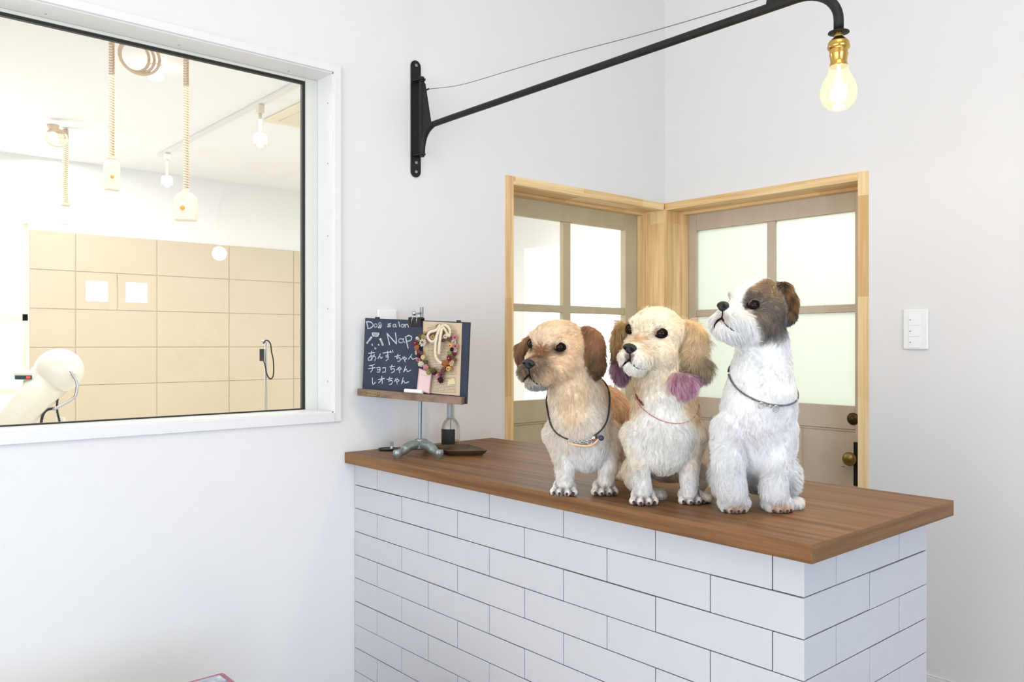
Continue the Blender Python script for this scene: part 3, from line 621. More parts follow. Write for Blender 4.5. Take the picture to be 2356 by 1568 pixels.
# ------------------------------------------------------------------ things beside the easel
M_dish = mat('dark_bronze_dish', lin(84, 66, 46), .38, .3, noise=((30, 30, 30), lin(100, 84, 60), .3))
A, B_, C_, D_ = [onz(x, y, .902) for x, y in ((1121, 1036), (1078, 1022.5), (1000, 1024), (1030, 1037))]
cen = (A+B_+C_+D_)/4
def poly(sc, z, n=6):
    out = []; Q = [A, B_, C_, D_]
    for i in range(4):
        for k in range(n):
            t = k/n; p = Q[i]*(1-t)+Q[(i+1) % 4]*t; d = p-cen; bul = 1+.06*math.sin(math.pi*t); q = cen+d*sc*bul; q[2] = z; out.append(q)
    return out
dm = MB(); lv = [(.80, .8853), (.90, .892), (1.0, .902), (.985, .9035), (.90, .8965), (.75, .892)]; n = 24
for s_, z in lv: dm.v += [tuple(map(float, q)) for q in poly(s_, z)]
dm.f += [(i*n+k, i*n+(k+1) % n, (i+1)*n+(k+1) % n, (i+1)*n+k) for i in range(len(lv)-1) for k in range(n)]+[tuple(range(n))[::-1], tuple(5*n+k for k in range(n))]
tag(dm.build('shallow_tray', M_dish, smooth=True, angle=.6), 'dark bronze pointed shallow tray under the glass bottle', 'tray')
bp_ = onz(1037, 1025.5, .8925); bd = np.dot(bp_-CAM, CF); k_ = bd/F
bo = empty('glass_bottle', bp_, 'clear glass spray bottle with a black label behind the easel', 'bottle')
R_ = 21*k_; hgt = lambda y: (1025.5-y)*k_
M_bg = glass_mat('bottle_glass', (.93, .93, .90, 1), 1.5)
MB().lathe([(R_*.9, 0), (R_, .003), (R_, hgt(982)), (R_*.93, hgt(975)), (R_*.72, hgt(967)), (R_*.5, hgt(962)), (R_*.42, hgt(958)), (R_*.42, hgt(925)), (R_*.45, hgt(922))], bp_, (0, 0, 1), 40).build('bottle_body', M_bg, bo, smooth=True)
MB().lathe([(R_*.86, .003), (R_*.9, .006), (R_*.9, hgt(1012)), (.001, hgt(1012))], bp_, (0, 0, 1), 32).build('liquid', glass_mat('bottle_liquid', (.90, .84, .68, 1), .6), bo, smooth=True)
MB().lathe([(R_*.30, hgt(963)), (R_*.33, hgt(960)), (R_*.33, hgt(905)), (R_*.24, hgt(900))], bp_-CR*.003, (0, 0, 1), 24).build('spray_sleeve', mat('frosted_grey_sleeve', lin(172, 176, 190), .5), bo, smooth=True)
MB().tube([bp_+CZ*hgt(962), bp_+CZ*.006], .0016, 8).build('dip_tube', mat('grey_tube', lin(130, 130, 120), .4), bo, smooth=True)
toc = -CF*.86-CR*.42; toc /= np.linalg.norm(toc); sdv = np.cross(CZ, toc)
def lab(a, h, off=.0006): return bp_+(toc*math.cos(a)+sdv*math.sin(a))*(R_+off)+CZ*h
lb = MB(); nn_ = 20; aa = np.linspace(-1.0, 1.0, nn_)
for a in aa: lb.v += [tuple(lab(a, hgt(1022))), tuple(lab(a, hgt(985)))]
lb.f = [(2*i, 2*i+1, 2*i+3, 2*i+2) for i in range(nn_-1)]
lbo = lb.build('bottle_label', mat('black_label', lin(30, 24, 28), .6), bo, smooth=True)
LET = {'C': [[(1, .9), (.3, 1), (0, .5), (.3, 0), (1, .1)]], 'U': [[(0, 1), (0, .2), (.5, 0), (1, .2), (1, 1)]], 'L': [[(0, 1), (0, 0), (.9, 0)]], 'T': [[(0, 1), (1, 1)], [(.5, 1), (.5, 0)]], 'I': [[(.5, 1), (.5, 0)]],
       'S': [[(1, .9), (.5, 1), (0, .75), (1, .3), (.5, 0), (0, .1)]], 'E': [[(1, 1), (0, 1), (0, 0), (1, 0)], [(0, .5), (.8, .5)]]}
lt = MB()
for txt, y0, h, wl in (('CULTI', 998, .0058, .20), ('STILE', 1007, .004, .14)):
    for i, chh in enumerate(txt):
        a0 = (i-2.4)*wl*1.7
        for st in LET[chh]:
            lt.tube([lab(a0+p[0]*wl*.9, hgt(y0)+p[1]*h, .0009) for p in st], .0003, 5)
lt.build('label_lettering', mat('grey_lettering', lin(92, 84, 86), .7), lbo)
dk = MB(); dc = onz(893, 1034, .8862); dd = onz(871, 1035, .8862)
rad = np.linalg.norm(dc-dd)
dk.lathe([(rad*.8, 0), (rad, .003), (rad*1.02, .006), (rad*.97, .0065), (rad*.9, .004), (.001, .0035)], dc-CZ*.001, (0, 0, 1), 40)
dsh = empty('round_coaster_dish', dc-CZ*.001, 'small round black dish between the easel foot and the wall', 'dish')
dk.build('dish_body', mat('matt_black_dish', lin(44, 44, 42), .5), dsh, smooth=True, angle=.6)
tc_ = onz(901, 1032, .890)
tgp = empty('clear_place_tag', tc_, 'tiny upright translucent tag on a white foot in the black dish', 'tag')
MB().obox(lambda u, v, w_: tc_+CR*u+CZ*v-CF*w_, -.006, .007, .008, .024, -.0006, .0006).build('tag_plate', glass_mat('cloudy_acrylic', (.9, .9, .9, 1), 1, haze=.6, hazecol=(.8, .8, .8, 1)), tgp)
MB().lathe([(.0045, 0), (.0045, .005), (.003, .008), (.001, .009)], tc_, (0, 0, 1), 16).build('tag_foot', M_white, tgp, smooth=True)
tb = empty('picture_lid_box', (.45-.2, -2.272-.25, 0), 'low box with a maroon-rimmed picture lid at the bottom edge below the window', 'box')
bx0, bx1, by0, by1 = .06, .4526, -2.95, -2.272
cN = onz(515, 1543, .455); cL = onz(400, 1568, .455); cR_ = onz(550, 1568, .455)
rx0, ry1 = cN[0], cN[1]
# the far corner of the lid lies at cN, its sides run along -y and +x
MB().box(rx0+.02, rx0+.44, ry1-.60, ry1-.02, 0, .436).build('box_body', M_white, tb, bevel=.004)
MB().box(rx0, rx0+.46, ry1-.62, ry1, .435, .455).build('maroon_rim', mat('maroon_plastic', lin(150, 84, 104), .35), tb, bevel=.009, seg=4)
MB().box(rx0+.018, rx0+.442, ry1-.602, ry1-.018, .4552, .4562).build('picture_panel', mat('blue_grey_print', lin(104, 126, 158), .3, noise=((22, 22, 22), lin(214, 216, 220), .12)), tb)

# ------------------------------------------------------------------ grooming room behind the interior window
M_cord = mat('beige_coiled_cord', lin(226, 204, 176), .5)
def coil(mb, p0, p1, r, turns, wr_, wob=0):
    p0 = np.array(p0); p1 = np.array(p1); n = turns*9
    mb.tube([p0+(p1-p0)*t+np.array([r*math.cos(t*turns*6.283)+wob*math.sin(t*7), r*math.sin(t*turns*6.283), 0]) for t in np.linspace(0, 1, n)], wr_, 6)
def reel(px, pytop, pyj, pybot, wpx, x, label, turned, wob=0, orange=True):
    pj = onx(px, pyj, x); dep = np.dot(pj-CAM, CF); k = dep/F; pb = onx(px, pybot, x)
    r = empty('hanging_power_outlet', (pj[0], pj[1], pb[2]), label, 'hanging power outlet', 'coiled hanging outlets in the grooming room')
    mb = MB(); coil(mb, (pj[0], pj[1], HB-.01), (pj[0], pj[1], pj[2]), 5.0*k, int((HB-pj[2])/.011), 2.1*k, wob)
    mb.build('coiled_cord', M_cord, r, smooth=True)
    h = pj[2]-pb[2]; W2 = wpx*k/2; T = W2*.55
    ca, sa = math.cos(turned), math.sin(turned); 
    def Q(u, v, w_): return pj+CR*(u*ca+w_*sa)+CF*(u*sa-w_*ca)+CZ*(v)
    pts = [Q(W2*math.cos(a), -W2*.9+W2*.9*math.sin(a), -T) for a in np.linspace(0, math.pi, 13)]+[Q(-W2, -h, -T), Q(W2, -h, -T)]
    MB().prism(pts, Q(0, 0, 2*T)-Q(0, 0, 0)).build('outlet_housing', M_cream, r, bevel=.006, seg=3)
    if orange: MB().ball(Q(-W2*.2, -h*.58, T), W2*.24, 8, (1, 1, 1)).build('indicator_lamp', mat('orange_indicator', lin(240, 130, 60), .4, emit=((1, .35, .08, 1), .6)), r, smooth=True)
    MB().lathe([(9*k, 0), (10*k, 4*k), (6*k, 8*k)], Q(0, -2*k, 0), (0, 0, 1), 14).build('cord_collar', M_cord, r, smooth=True)
    MB().lathe([(.012, 0), (.012, -.008), (.006, -.02)], (pj[0], pj[1], HB), (0, 0, 1), 16).build('ceiling_hook', M_cream, r, smooth=True)
reel(257, 98, 366, 438, 33, -1.1, 'beige coiled hanging outlet turned sideways, leftmost of the two near ones', .9)
reel(428, 135, 441, 508, 47, -1.1, 'beige coiled hanging outlet with orange lamp facing front, nearest the window frame', .12)
reel(150, 330, 472, 517, 22, -2.7, 'small far coiled hanging outlet above the outside window, farthest of three', .9, .012, False)
def loops(name, px, py, x, rr, label):
    c = onz(px, py, HB-.002) if x is None else onx(px, py, x); o_ = MB()
    for k in range(3):
        a0 = random.uniform(0, 3); o_.tube([c+np.array([0, (rr*(1+.2*k))*math.cos(a), -rr*1.1+rr*(1.1+.1*k)*math.sin(a)])+CR*0.01*k for a in np.linspace(0, 6.28, 24)], .006, 6)
    o_.lathe([(.02, .0), (.03, .02), (.03, .03)], c-CZ*.0, (0, 0, 1), 14)
    t_ = o_.build(name, M_cord, smooth=True); tag(t_, label, 'cable')
loops('cable_loop', 310, 95, None, .055, 'looped beige cable bundle on the ceiling between the two near outlets')
loops('cable_loop', 122, 300, -2.55, .035, 'looped pale cable bundle on the ceiling above the far outlet')
tr_ = empty('track_light_rail', (-2.0, -1.31, HB-.02), 'white ceiling track rail running away from the window in the grooming room', 'track rail')
MB().box(-3.0, -.6, -1.325, -1.295, HB-.018, HB-.0005).build('rail', M_white, tr_, bevel=.002)
M_lit = mat('lit_lamp_face', (1, 1, 1, 1), .5, emit=((1, .97, .88, 1), 5))
for x, lab_ in ((-1.5, 'spotlight hanging from the ceiling track, nearest the window frame'), (-2.87, 'small spotlight hanging from the far end of the ceiling track')):
    s_ = empty('track_spotlight', (x, -1.31, HB-.24), lab_, 'spotlight', 'spotlights on the ceiling track')
    MB().box(x-.018, x+.018, -1.326, -1.294, HB-.06, HB-.018).build('adapter', M_cream, s_, bevel=.003)
    MB().tube([(x, -1.31, HB-.06), (x, -1.31, HB-.17)], .008, 10).build('stem', M_cream, s_, smooth=True)
    MB().lathe([(.03, 0), (.034, -.01), (.034, -.055), (.028, -.056)], (x, -1.31, HB-.165), (0, 0, 1), 20).build('lamp_body', M_cream, s_, smooth=True, angle=.6)
    MB().ball((x, -1.31, HB-.216), .018, 8).build('lit_bulb', M_lit, s_, smooth=True)
c = onz(358, 165, HB-.03); s_ = empty('ceiling_lamp', c-CZ*.05, 'lit white cone ceiling lamp between the two near hanging outlets', 'ceiling lamp')
MB().lathe([(.012, .03), (.018, .02), (.036, -.02), (.030, -.032)], c, (0, 0, 1), 22).build('lamp_cone', M_lit, s_, smooth=True)
MB().lathe([(.028, .03), (.028, .024), (.014, .02)], c, (0, 0, 1), 20).build('ceiling_rose', M_cream, s_, smooth=True)
ac = empty('ceiling_air_panel', (-1.5, -.93, HB-.02), 'square white ceiling air panel beside the ceiling track', 'air conditioner')
MB().box(-1.80, -1.20, -1.16, -.70, HB-.014, HB-.0005).build('panel', M_cream, ac, bevel=.004)
MB().box(-1.74, -1.26, -1.10, -.76, HB-.019, HB-.0135).build('grille', mat('air_grille', lin(228, 220, 200), .5), ac, bevel=.003)
# stand dryer
dx = -1.35
def DP(px, py, o_=0): return onx(px, py, dx+o_)
hc = DP(136, 852); kd = np.dot(hc-CAM, CF)/F
dr = empty('stand_hair_dryer', (hc[0], hc[1], .0), 'white round-headed grooming stand dryer at the lower left of the window', 'hair dryer')
A3 = np.array([CR, CF, CZ])
M_dw = mat('dryer_ivory', lin(244, 238, 220), .25)
MB().ball(hc, 52*kd, 20, (1, .95, .97), A3).build('dryer_head', M_dw, dr, smooth=True)
MB().tube([hc-CR*20*kd-CZ*20*kd, DP(70, 925), DP(0, 1000), DP(-40, 1050)], [46*kd, 37*kd, 33*kd, 33*kd], 24).build('air_duct', M_dw, dr, smooth=True)
q = hc-CR*42*kd-CZ*2*kd-CF*30*kd
MB().obox(lambda u, v, w_: q+CR*u+CZ*v-CF*w_, -34*kd, 16*kd, -18*kd, 2*kd, -20*kd, 22*kd).build('control_housing', M_dw, dr, bevel=.012, seg=3)
pn = MB().obox(lambda u, v, w_: q+CR*u+CZ*v-CF*w_, -28*kd, 10*kd, -16*kd, -7*kd, 21*kd, 23*kd).build('display_panel', mat('dark_display', lin(50, 70, 84), .2), dr, bevel=.002)
MB().obox(lambda u, v, w_: q+CR*u+CZ*v-CF*w_, -2*kd, 7*kd, -14*kd, -9*kd, 22.6*kd, 23.4*kd).build('red_light', mat('red_indicator', lin(200, 60, 40), .3, emit=((1, .12, .05, 1), .8)), pn)
MB().lathe([(12*kd, 0), (12*kd, 10*kd), (8*kd, 14*kd)], hc+CR*38*kd-CF*18*kd, tuple(CR*.5-CF*.8), 20).build('pivot_knob', M_dw, dr, smooth=True, angle=.6)
MB().tube(bez([hc+CR*42*kd-CF*30*kd, DP(177, 880, .1), DP(174, 908, .1), DP(160, 922, .1), DP(122, 942, .1)], 6), 3.3*kd, 10).build('bracket', M_steel, dr, smooth=True)
MB().tube(bez([DP(134, 905, .02), DP(131, 940, .02), DP(138, 975, .02), DP(140, 1020, .02)], 6), 2.4*kd, 8).tube(bez([DP(128, 938, .03), DP(105, 945, .03), DP(95, 970, .03), DP(92, 1030, .03)], 6), 3*kd, 8).build('black_hose', M_black, dr, smooth=True)
MB().tube([DP(140, 960, -.05), (hc[0]-.05, DP(140, 960, -.05)[1], .06)], .016, 14).lathe([(.22, 0), (.22, .02), (.05, .06)], (hc[0], hc[1], 0), (0, 0, 1), 28).build('stand_pole', M_dw, dr, smooth=True, angle=.6)
# grooming arm with its black loop
gx = -2.2
def GP(px, py, o_=0): return onx(px, py, gx+o_)
g_ = GP(612, 790); kg = np.dot(g_-CAM, CF)/F
ga = empty('grooming_arm', (g_[0], g_[1], 0), 'thin steel grooming arm with a black loop behind the window glass', 'grooming arm')
MB().tube([(g_[0], g_[1], .0)]+[GP(612, 800)]+[GP(612, 788), GP(608, 783), GP(603, 786)], 3.2*kg, 12).build('arm_pole', M_steel, ga, smooth=True)
MB().obox(lambda u, v, w_: GP(602, 822)+CR*u+CZ*v-CF*w_, -4*kg, 5*kg, -8*kg, 20*kg, -4*kg, 4*kg).build('clamp_block', M_black, ga, bevel=.003)
MB().tube(bez([GP(606, 790, .02), GP(613, 782, .02), GP(622, 790, .02), GP(625, 810, .02), GP(629, 830, .02), GP(629, 862, .02), GP(622, 871, .02), GP(614, 860, .02), GP(610, 840, .02), GP(605, 825, .02)], 6), 1.6*kg, 8).build('loop_cord', M_black, ga, smooth=True)
MB().lathe([(.16, 0), (.16, .015), (.03, .03)], (g_[0], g_[1], 0), (0, 0, 1), 28).build('base_plate', M_steel, ga, smooth=True, angle=.6)
#@@DOGS
# ------------------------------------------------------------------ dogs: sculpted signed-distance bodies with groomed fur
def smin(a, b, k):
    h = np.clip(.5+.5*(b-a)/k, 0, 1); return b*(1-h)+a*h-k*h*(1-h)
class Prim:
    """round cone (a, ra) - (b, rb), or ellipsoid with centre c, radii r, row axes A; k = blend radius"""
    def __init__(s, g, k, a=None, ra=0, b=None, rb=0, c=None, r=None, A=None):
        s.g, s.k = g, k
        if c is not None: s.t = 'e'; s.c = np.array(c, float); s.r = np.array(r, float); s.A = np.eye(3) if A is None else np.array(A); m = s.r.max(); s.lo, s.hi = s.c-m, s.c+m
        else: s.t = 'c'; s.a, s.b = np.array(a, float), np.array(b, float); s.ra, s.rb = ra, rb; m = max(ra, rb); s.lo = np.minimum(s.a, s.b)-m; s.hi = np.maximum(s.a, s.b)+m
    def d(s, P):
        if s.t == 'e':
            q = (P-s.c)@s.A.T; k0 = np.linalg.norm(q/s.r, axis=-1); k1 = np.linalg.norm(q/s.r**2, axis=-1)+1e-9
            return k0*(k0-1)/k1
        ab = s.b-s.a; t = np.clip(((P-s.a)@ab)/(ab@ab), 0, 1); return np.linalg.norm(P-s.a-t[..., None]*ab, axis=-1)-(s.ra+(s.rb-s.ra)*t)
def field(prims, P, groups=None):
    D = np.full(P.shape[:-1], 60.0)
    for p in prims:
        if groups and p.g not in groups: continue
        D = smin(D, p.d(P), p.k)
    return D
def grad(prims, P, e=.8, groups=None):
    G = np.stack([field(prims, P+e*v, groups)-field(prims, P-e*v, groups) for v in np.eye(3)], -1)
    return G/(np.linalg.norm(G, axis=-1, keepdims=True)+1e-9)
def surface_net(prims, h=3.0):
    lo = np.min([p.lo for p in prims], 0)-4*h; hi = np.max([p.hi for p in prims], 0)+4*h
    lo[2] = -2*h
    n = np.ceil((hi-lo)/h).astype(int)+1; V = np.full(n, 40.0, np.float32)
    for p in prims:
        a = np.clip(np.floor((p.lo-lo-22)/h).astype(int), 0, n); b = np.clip(np.ceil((p.hi-lo+22)/h).astype(int)+1, 0, n)
        ax = [lo[i]+h*np.arange(a[i], b[i]) for i in range(3)]
        P = np.stack(np.meshgrid(*ax, indexing='ij'), -1); sl = tuple(slice(a[i], b[i]) for i in range(3))
        V[sl] = smin(V[sl], p.d(P), p.k)
    z = lo[2]+h*np.arange(n[2]); V = np.maximum(V, (.6-z)[None, None, :]*1.0)      # flat where it stands
    ins = V < 0; c = np.zeros(tuple(n-1), bool); s0 = ins[:-1, :-1, :-1]
    cnt = sum(ins[i:n[0]-1+i, j:n[1]-1+j, k:n[2]-1+k].astype(np.int8) for i in (0, 1) for j in (0, 1) for k in (0, 1))
    act = (cnt > 0) & (cnt < 8); idx = np.full(act.shape, -1, np.int64); cells = np.argwhere(act); idx[act] = np.arange(len(cells))
    acc = np.zeros((len(cells), 3)); num = np.zeros(len(cells)); X, Y, Z = cells.T
    for ax_ in range(3):
        o1 = [(i, j) for i in (0, 1) for j in (0, 1)]
        for i, j in o1:
            off = [0, 0, 0]; oth = [q for q in range(3) if q != ax_]; off[oth[0]], off[oth[1]] = i, j
            a = V[X+off[0], Y+off[1], Z+off[2]]; off2 = off[:]; off2[ax_] += 1; b = V[X+off2[0], Y+off2[1], Z+off2[2]]
            m = (a < 0) != (b < 0); t = np.where(m, a/np.where(m, a-b, 1), 0); pos = np.tile(np.array(off, float), (len(cells), 1)); pos[:, ax_] = t
            acc += pos*m[:, None]; num += m
    vs = lo+h*(cells+acc/num[:, None]); faces = []
    for ax_ in range(3):
        oth = [q for q in range(3) if q != ax_]; sl0 = [slice(None)]*3; sl1 = [slice(None)]*3; sl0[ax_] = slice(0, -1); sl1[ax_] = slice(1, None)
        A_, B2 = ins[tuple(sl0)], ins[tuple(sl1)]; e = np.argwhere(A_ != B2)
        e = e[(e[:, oth[0]] > 0) & (e[:, oth[1]] > 0) & (e[:, oth[0]] < n[oth[0]]-1) & (e[:, oth[1]] < n[oth[1]]-1)]
        def cell(di, dj): q = e.copy(); q[:, oth[0]] -= di; q[:, oth[1]] -= dj; return idx[q[:, 0], q[:, 1], q[:, 2]]
        f = np.stack([cell(0, 0), cell(1, 0), cell(1, 1), cell(0, 1)], -1)
        flip = A_[e[:, 0], e[:, 1], e[:, 2]] ^ (ax_ == 1); f[flip] = f[flip][:, ::-1]; faces.append(f)
    return vs, np.concatenate(faces)

M_fur = bpy.data.materials.new('fur'); M_fur.use_nodes = True
N = M_fur.node_tree.nodes; L = M_fur.node_tree.links; b = N['Principled BSDF']
at = N.new('ShaderNodeAttribute'); at.attribute_name = 'tint'; L.new(at.outputs['Color'], b.inputs['Base Color'])
b.inputs['Roughness'].default_value = .55; b.inputs['Specular IOR Level'].default_value = .25
tl = N.new('ShaderNodeBsdfTranslucent'); L.new(at.outputs['Color'], tl.inputs[0]); mx = N.new('ShaderNodeMixShader'); mx.inputs[0].default_value = .42
L.new(b.outputs[0], mx.inputs[1]); L.new(tl.outputs[0], mx.inputs[2]); L.new(mx.outputs[0], N['Material Output'].inputs[0])
M_skin = bpy.data.materials.new('dog_skin'); M_skin.use_nodes = True
N = M_skin.node_tree.nodes; L = M_skin.node_tree.links; at = N.new('ShaderNodeAttribute'); at.attribute_name = 'tint'
L.new(at.outputs['Color'], N['Principled BSDF'].inputs['Base Color']); N['Principled BSDF'].inputs['Roughness'].default_value = .9
M_eye = mat('dark_brown_eye', lin(30, 17, 11), .04, spec=.16); M_nose = mat('black_dog_nose', lin(24, 21, 22), .32, bump=(900, .6))
M_lid = mat('dark_eyelid', lin(26, 19, 17), .8, spec=.08); M_claw = mat('dark_claw', lin(52, 40, 38), .35)

def rot_head(yaw, pitch, roll):
    """rows: side (dog's left), forward, up in local (u right, w toward camera, v up) axes; yaw from the camera towards picture left"""
    f = np.array([-math.sin(yaw)*math.cos(pitch), math.cos(yaw)*math.cos(pitch), math.sin(pitch)])
    s_ = np.array([math.cos(yaw), math.sin(yaw), 0]); u = np.cross(s_, f)
    if u[2] < 0: u = -u
    s2 = s_*math.cos(roll)+u*math.sin(roll); u2 = u*math.cos(roll)-s_*math.sin(roll)
    return np.array([s2, f, u2])

class Dog:
    def __init__(s, px0, pyg, label):
        s.O = onz(px0, pyg, .885); s.d0 = float((s.O-CAM)@CF); s.s = s.d0/F; s.P = []; s.px0 = px0
        s.root = empty('dog', s.O, label, 'dog')
    def W(s, q): q = np.asarray(q, float); return s.O+s.s*(q[..., 0:1]*CR-q[..., 1:2]*CF+q[..., 2:3]*CZ)
    def pt(s, px, py, w=0):
        d = s.d0-w*s.s; P = atd(px, py, d)-s.O; return np.array([P@CR, w, P[2]/1.0])/np.array([s.s, 1, s.s])
    def gr(s, px, w): p = s.pt(px, 1000, w); p[2] = 0; return p
    def pxl(s, q):
        Wd = s.W(q)-CAM; d = Wd@CF; return np.stack([PX+F*(Wd@CR)/d, PY-F*Wd[..., 2]/d], -1)
    def ell(s, g, c, r, k=10, A=None): s.P.append(Prim(g, k, c=c, r=r, A=A))
    def cap(s, g, a, ra, b, rb, k=10): s.P.append(Prim(g, k, a=a, ra=ra, b=b, rb=rb))
    def part(s, name, mb, m, parent=None, smooth=True, **kw):
        mb.v = [tuple(s.W(np.array(q))) for q in mb.v]
        o = mb.build(name, m, s.root, smooth=smooth, **kw)
        if parent is not None: o.parent = parent; o.location = (0, 0, 0)
        return o
    def head(s, c, yaw, pitch, roll, sc, muz=1.0, muzw=1.0, mz=0):
        """generic small-dog head; c is the skull centre"""
        s.H = rot_head(yaw, pitch, roll); s.hc = np.array(c, float); s.hs = sc
        h = lambda x, y, z: s.hc+sc*(s.H.T@np.array([x, y, z])); s.h = h; A = s.H
        E = lambda g, x, y, z, r, k=9: s.ell(g, h(x, y, z), np.array(r)*sc, k, A)
        m = muz
        E('head', 0, -6, 7, (54, 54, 50)); E('head', 0, 14, 18, (42, 36, 30), 14)
        for sg in (1, -1): E('head', sg*27, 16, -31, (29, 33, 33), 14); E('head', sg*24, 38, 25, (14, 9, 6), 10)
        E('muz', 0, 38, -38, (34*muzw, 28+6*m, 29), 12); E('muz', 0, 46+22*m, -29+mz, (21*muzw, 18*m+4, 16), 8)
        for sg in (1, -1): E('muz', sg*14*muzw, 44+23*m, -45+mz, (19*muzw, 21*m+3, 19), 6)
        E('muz', 0, 40+20*m, -63+mz, (20*muzw, 24*m+4, 13), 6)
        s.nose_h = np.array([0, 57+33*muz, -25.+mz])
    def face(s, er=8.9, ex=36, ey=40, ez=9, nsc=1.0):
        h = s.h; sc = s.hs
        s.eyes = []; s.lips = []
        for sg in (1, -1):
            c = h(sg*ex, ey, ez)
            # slide the eye to the head surface along the forward/outward direction
            d = s.H.T@np.array([sg*.34, .93, .08]); d /= np.linalg.norm(d); q = c-d*20
            for _ in range(60):
                v = field(s.P, q[None])[0]
                if v > -.4: break
                q = q+d*max(.5, -v*.6)
            c = q-d*er*.36*sc; s.eyes.append(q)
            e_ = s.part('eye', MB().ball(c, er*sc, 14, (1.08, 1, .93), s.H), M_eye)
            # lids: dark almond rim around the eyeball
            a_ = np.cross(d, s.H[2]); a_ /= np.linalg.norm(a_); b_ = np.cross(a_, d)
            if b_@s.H[2] < 0: b_ = -b_
            rim = [c+d*er*sc*.48+(a_*math.cos(t)*1.22+b_*math.sin(t)*(.84 if math.sin(t) > 0 else .86))*er*sc*1.0 for t in np.linspace(0, 2*math.pi, 30)]
            s.part('eyelid', MB().tube(rim, 1.9*sc, 7, cap=False), M_lid, e_)
        # nose leather: broad pad with two nostrils
        n0 = s.nose_h; A = s.H; k = nsc*sc
        mb = MB(); nt = 30; vs = []; 
        for i in range(nt+1):
            th = math.pi*i/nt
            for j in range(2*nt):
                ph = 2*math.pi*j/(2*nt); x = math.sin(th)*math.cos(ph); y = math.sin(th)*math.sin(ph); z = -math.cos(th)
                # x side, y forward, z up
                X = x*14*(1+.12*z-.35*max(0, -z)); Y = y*8.5; Zz = z*9.5
                for sg in (1, -1):
                    dn = ((X-sg*6.6)**2)/9.+((Zz+1.0+.25*(sg*X-6.6))**2)/8.
                    if y > 0: Y -= 9.5*math.exp(-dn)
                if y > 0: Y -= 2.6*math.exp(-(X/1.3)**2)*(1 if z < .3 else .2)
                vs.append(h(*(n0+np.array([X, Y, Zz])*nsc)))
        mb.add(vs, [(i*2*nt+j, i*2*nt+(j+1) % (2*nt), (i+1)*2*nt+(j+1) % (2*nt), (i+1)*2*nt+j) for i in range(nt) for j in range(2*nt)])
        s.part('nose', mb, M_nose)
        # mouth line: from under the nose down, then back along both lips, laid on the surface
        def surf(x, y, z):
            q = h(x, y, z); g = grad(s.P, q[None])[0]
            for _ in range(8): q = q-g*field(s.P, q[None])[0]*.9; g = grad(s.P, q[None])[0]
            return q+g*.6
        y0 = n0[1]
        ln = [surf(0, y0, n0[2]-9), surf(0, y0-3, n0[2]-15), surf(0, y0-4, n0[2]-20)]
        for sg in (1, -1):
            lip = [surf(0, y0-4, n0[2]-21)]+[surf(sg*x, y0-yy, n0[2]-zz) for x, yy, zz in ((8, 5, 26), (16, 12, 30), (22, 24, 34))]
            s.lips += list(bez(lip, 3)); s.part('lip', MB().tube(bez(lip, 5), [2.2*sc]*8+[1.7*sc]*7+[1.0], 6), M_lid)
        s.lips += ln; s.part('philtrum', MB().tube(ln, 1.2*sc, 6), M_lid)
    def paw(s, px, w, r=1.0, yaw=0, g='paw', claws=True, pyc=None, fluffy=False):
        """four-toed forepaw on the ground, toes toward the camera"""
        c = s.gr(px, w); f = np.array([-math.sin(yaw), math.cos(yaw), 0]); sd = np.array([math.cos(yaw), math.sin(yaw), 0]); up = np.array([0, 0, 1.])
        s.ell(g, c+up*17*r-f*6, (25*r, 21*r, 19*r), 6, np.array([sd, f, up]))
        for k, (x, y, rr) in enumerate(((-21.5, 10, 8.6), (-8.2, 18, 9.4), (8.2, 18, 9.4), (21.5, 10, 8.6))):
            t = c+sd*x*r+f*y*r
            s.cap(g, t-f*13*r+up*19*r-sd*x*.5*r, rr*r*1.1, t+up*(rr*.95)*r+f*1.5, rr*r*.95, 1.4)
            if claws:
                a = t+f*(rr*.85)*r+up*8*r; s.claws.append((a, a+f*5*r-up*3.0*r, a+f*7.5*r-up*6.8*r, r))
            s.toes.append((t+up*8*r, rr*r))
        for x, y in ((-15, 18), (0, 24), (15, 18)):
            for dy, z in ((1, 5), (1, 11), (-1, 17), (-6, 22), (-12, 26)): s.gaps.append(c+sd*x*(1-.25*(z > 16))*r+f*(y+dy)*r+up*z*r)
        return c
    def finish(s, colour, length, comb, n_hair, rad=.165, h=3.0):
        for cl in s.claws:
            s.part('claw', MB().tube(bez(cl[:3], 4), [3.0*cl[3]]*4+[2.4*cl[3]]*3+[1.5*cl[3], .5], 8), M_claw)
        vs, fs = surface_net(s.P, h)
        for _ in range(3):
            D = field(s.P, vs); g = grad(s.P, vs); m = vs[:, 2] > 1.5; vs = vs-g*(D*m)[:, None]*.8
        me = bpy.data.meshes.new('body'); me.from_pydata((s.W(vs)-s.O).tolist(), [], fs.tolist()); me.update(); me.shade_smooth()
        col = colour(s, vs); ca = me.color_attributes.new('tint', 'FLOAT_COLOR', 'POINT'); ca.data.foreach_set('color', np.concatenate([col*.97, np.ones((len(vs), 1))], 1).astype(np.float32).ravel())
        me.materials.append(M_skin); o = bpy.data.objects.new('body', me); COL.objects.link(o); o.parent = s.root; BASE[o.name] = BASE[s.root.name]
        # fur
        A_, B2, C2, D2 = (vs[fs[:, i]] for i in range(4)); ar = np.linalg.norm(np.cross(C2-A_, D2-B2), axis=1)*.5
        cen = (A_+B2+C2+D2)/4; facing = np.clip((cen[:, 1]-(-90))/60, .25, 1)            # fewer hairs on the far back
        pr = ar*facing; pr /= pr.sum(); rs = np.random.RandomState(11)
        fi = rs.choice(len(fs), n_hair, p=pr); uv = rs.rand(n_hair, 2)
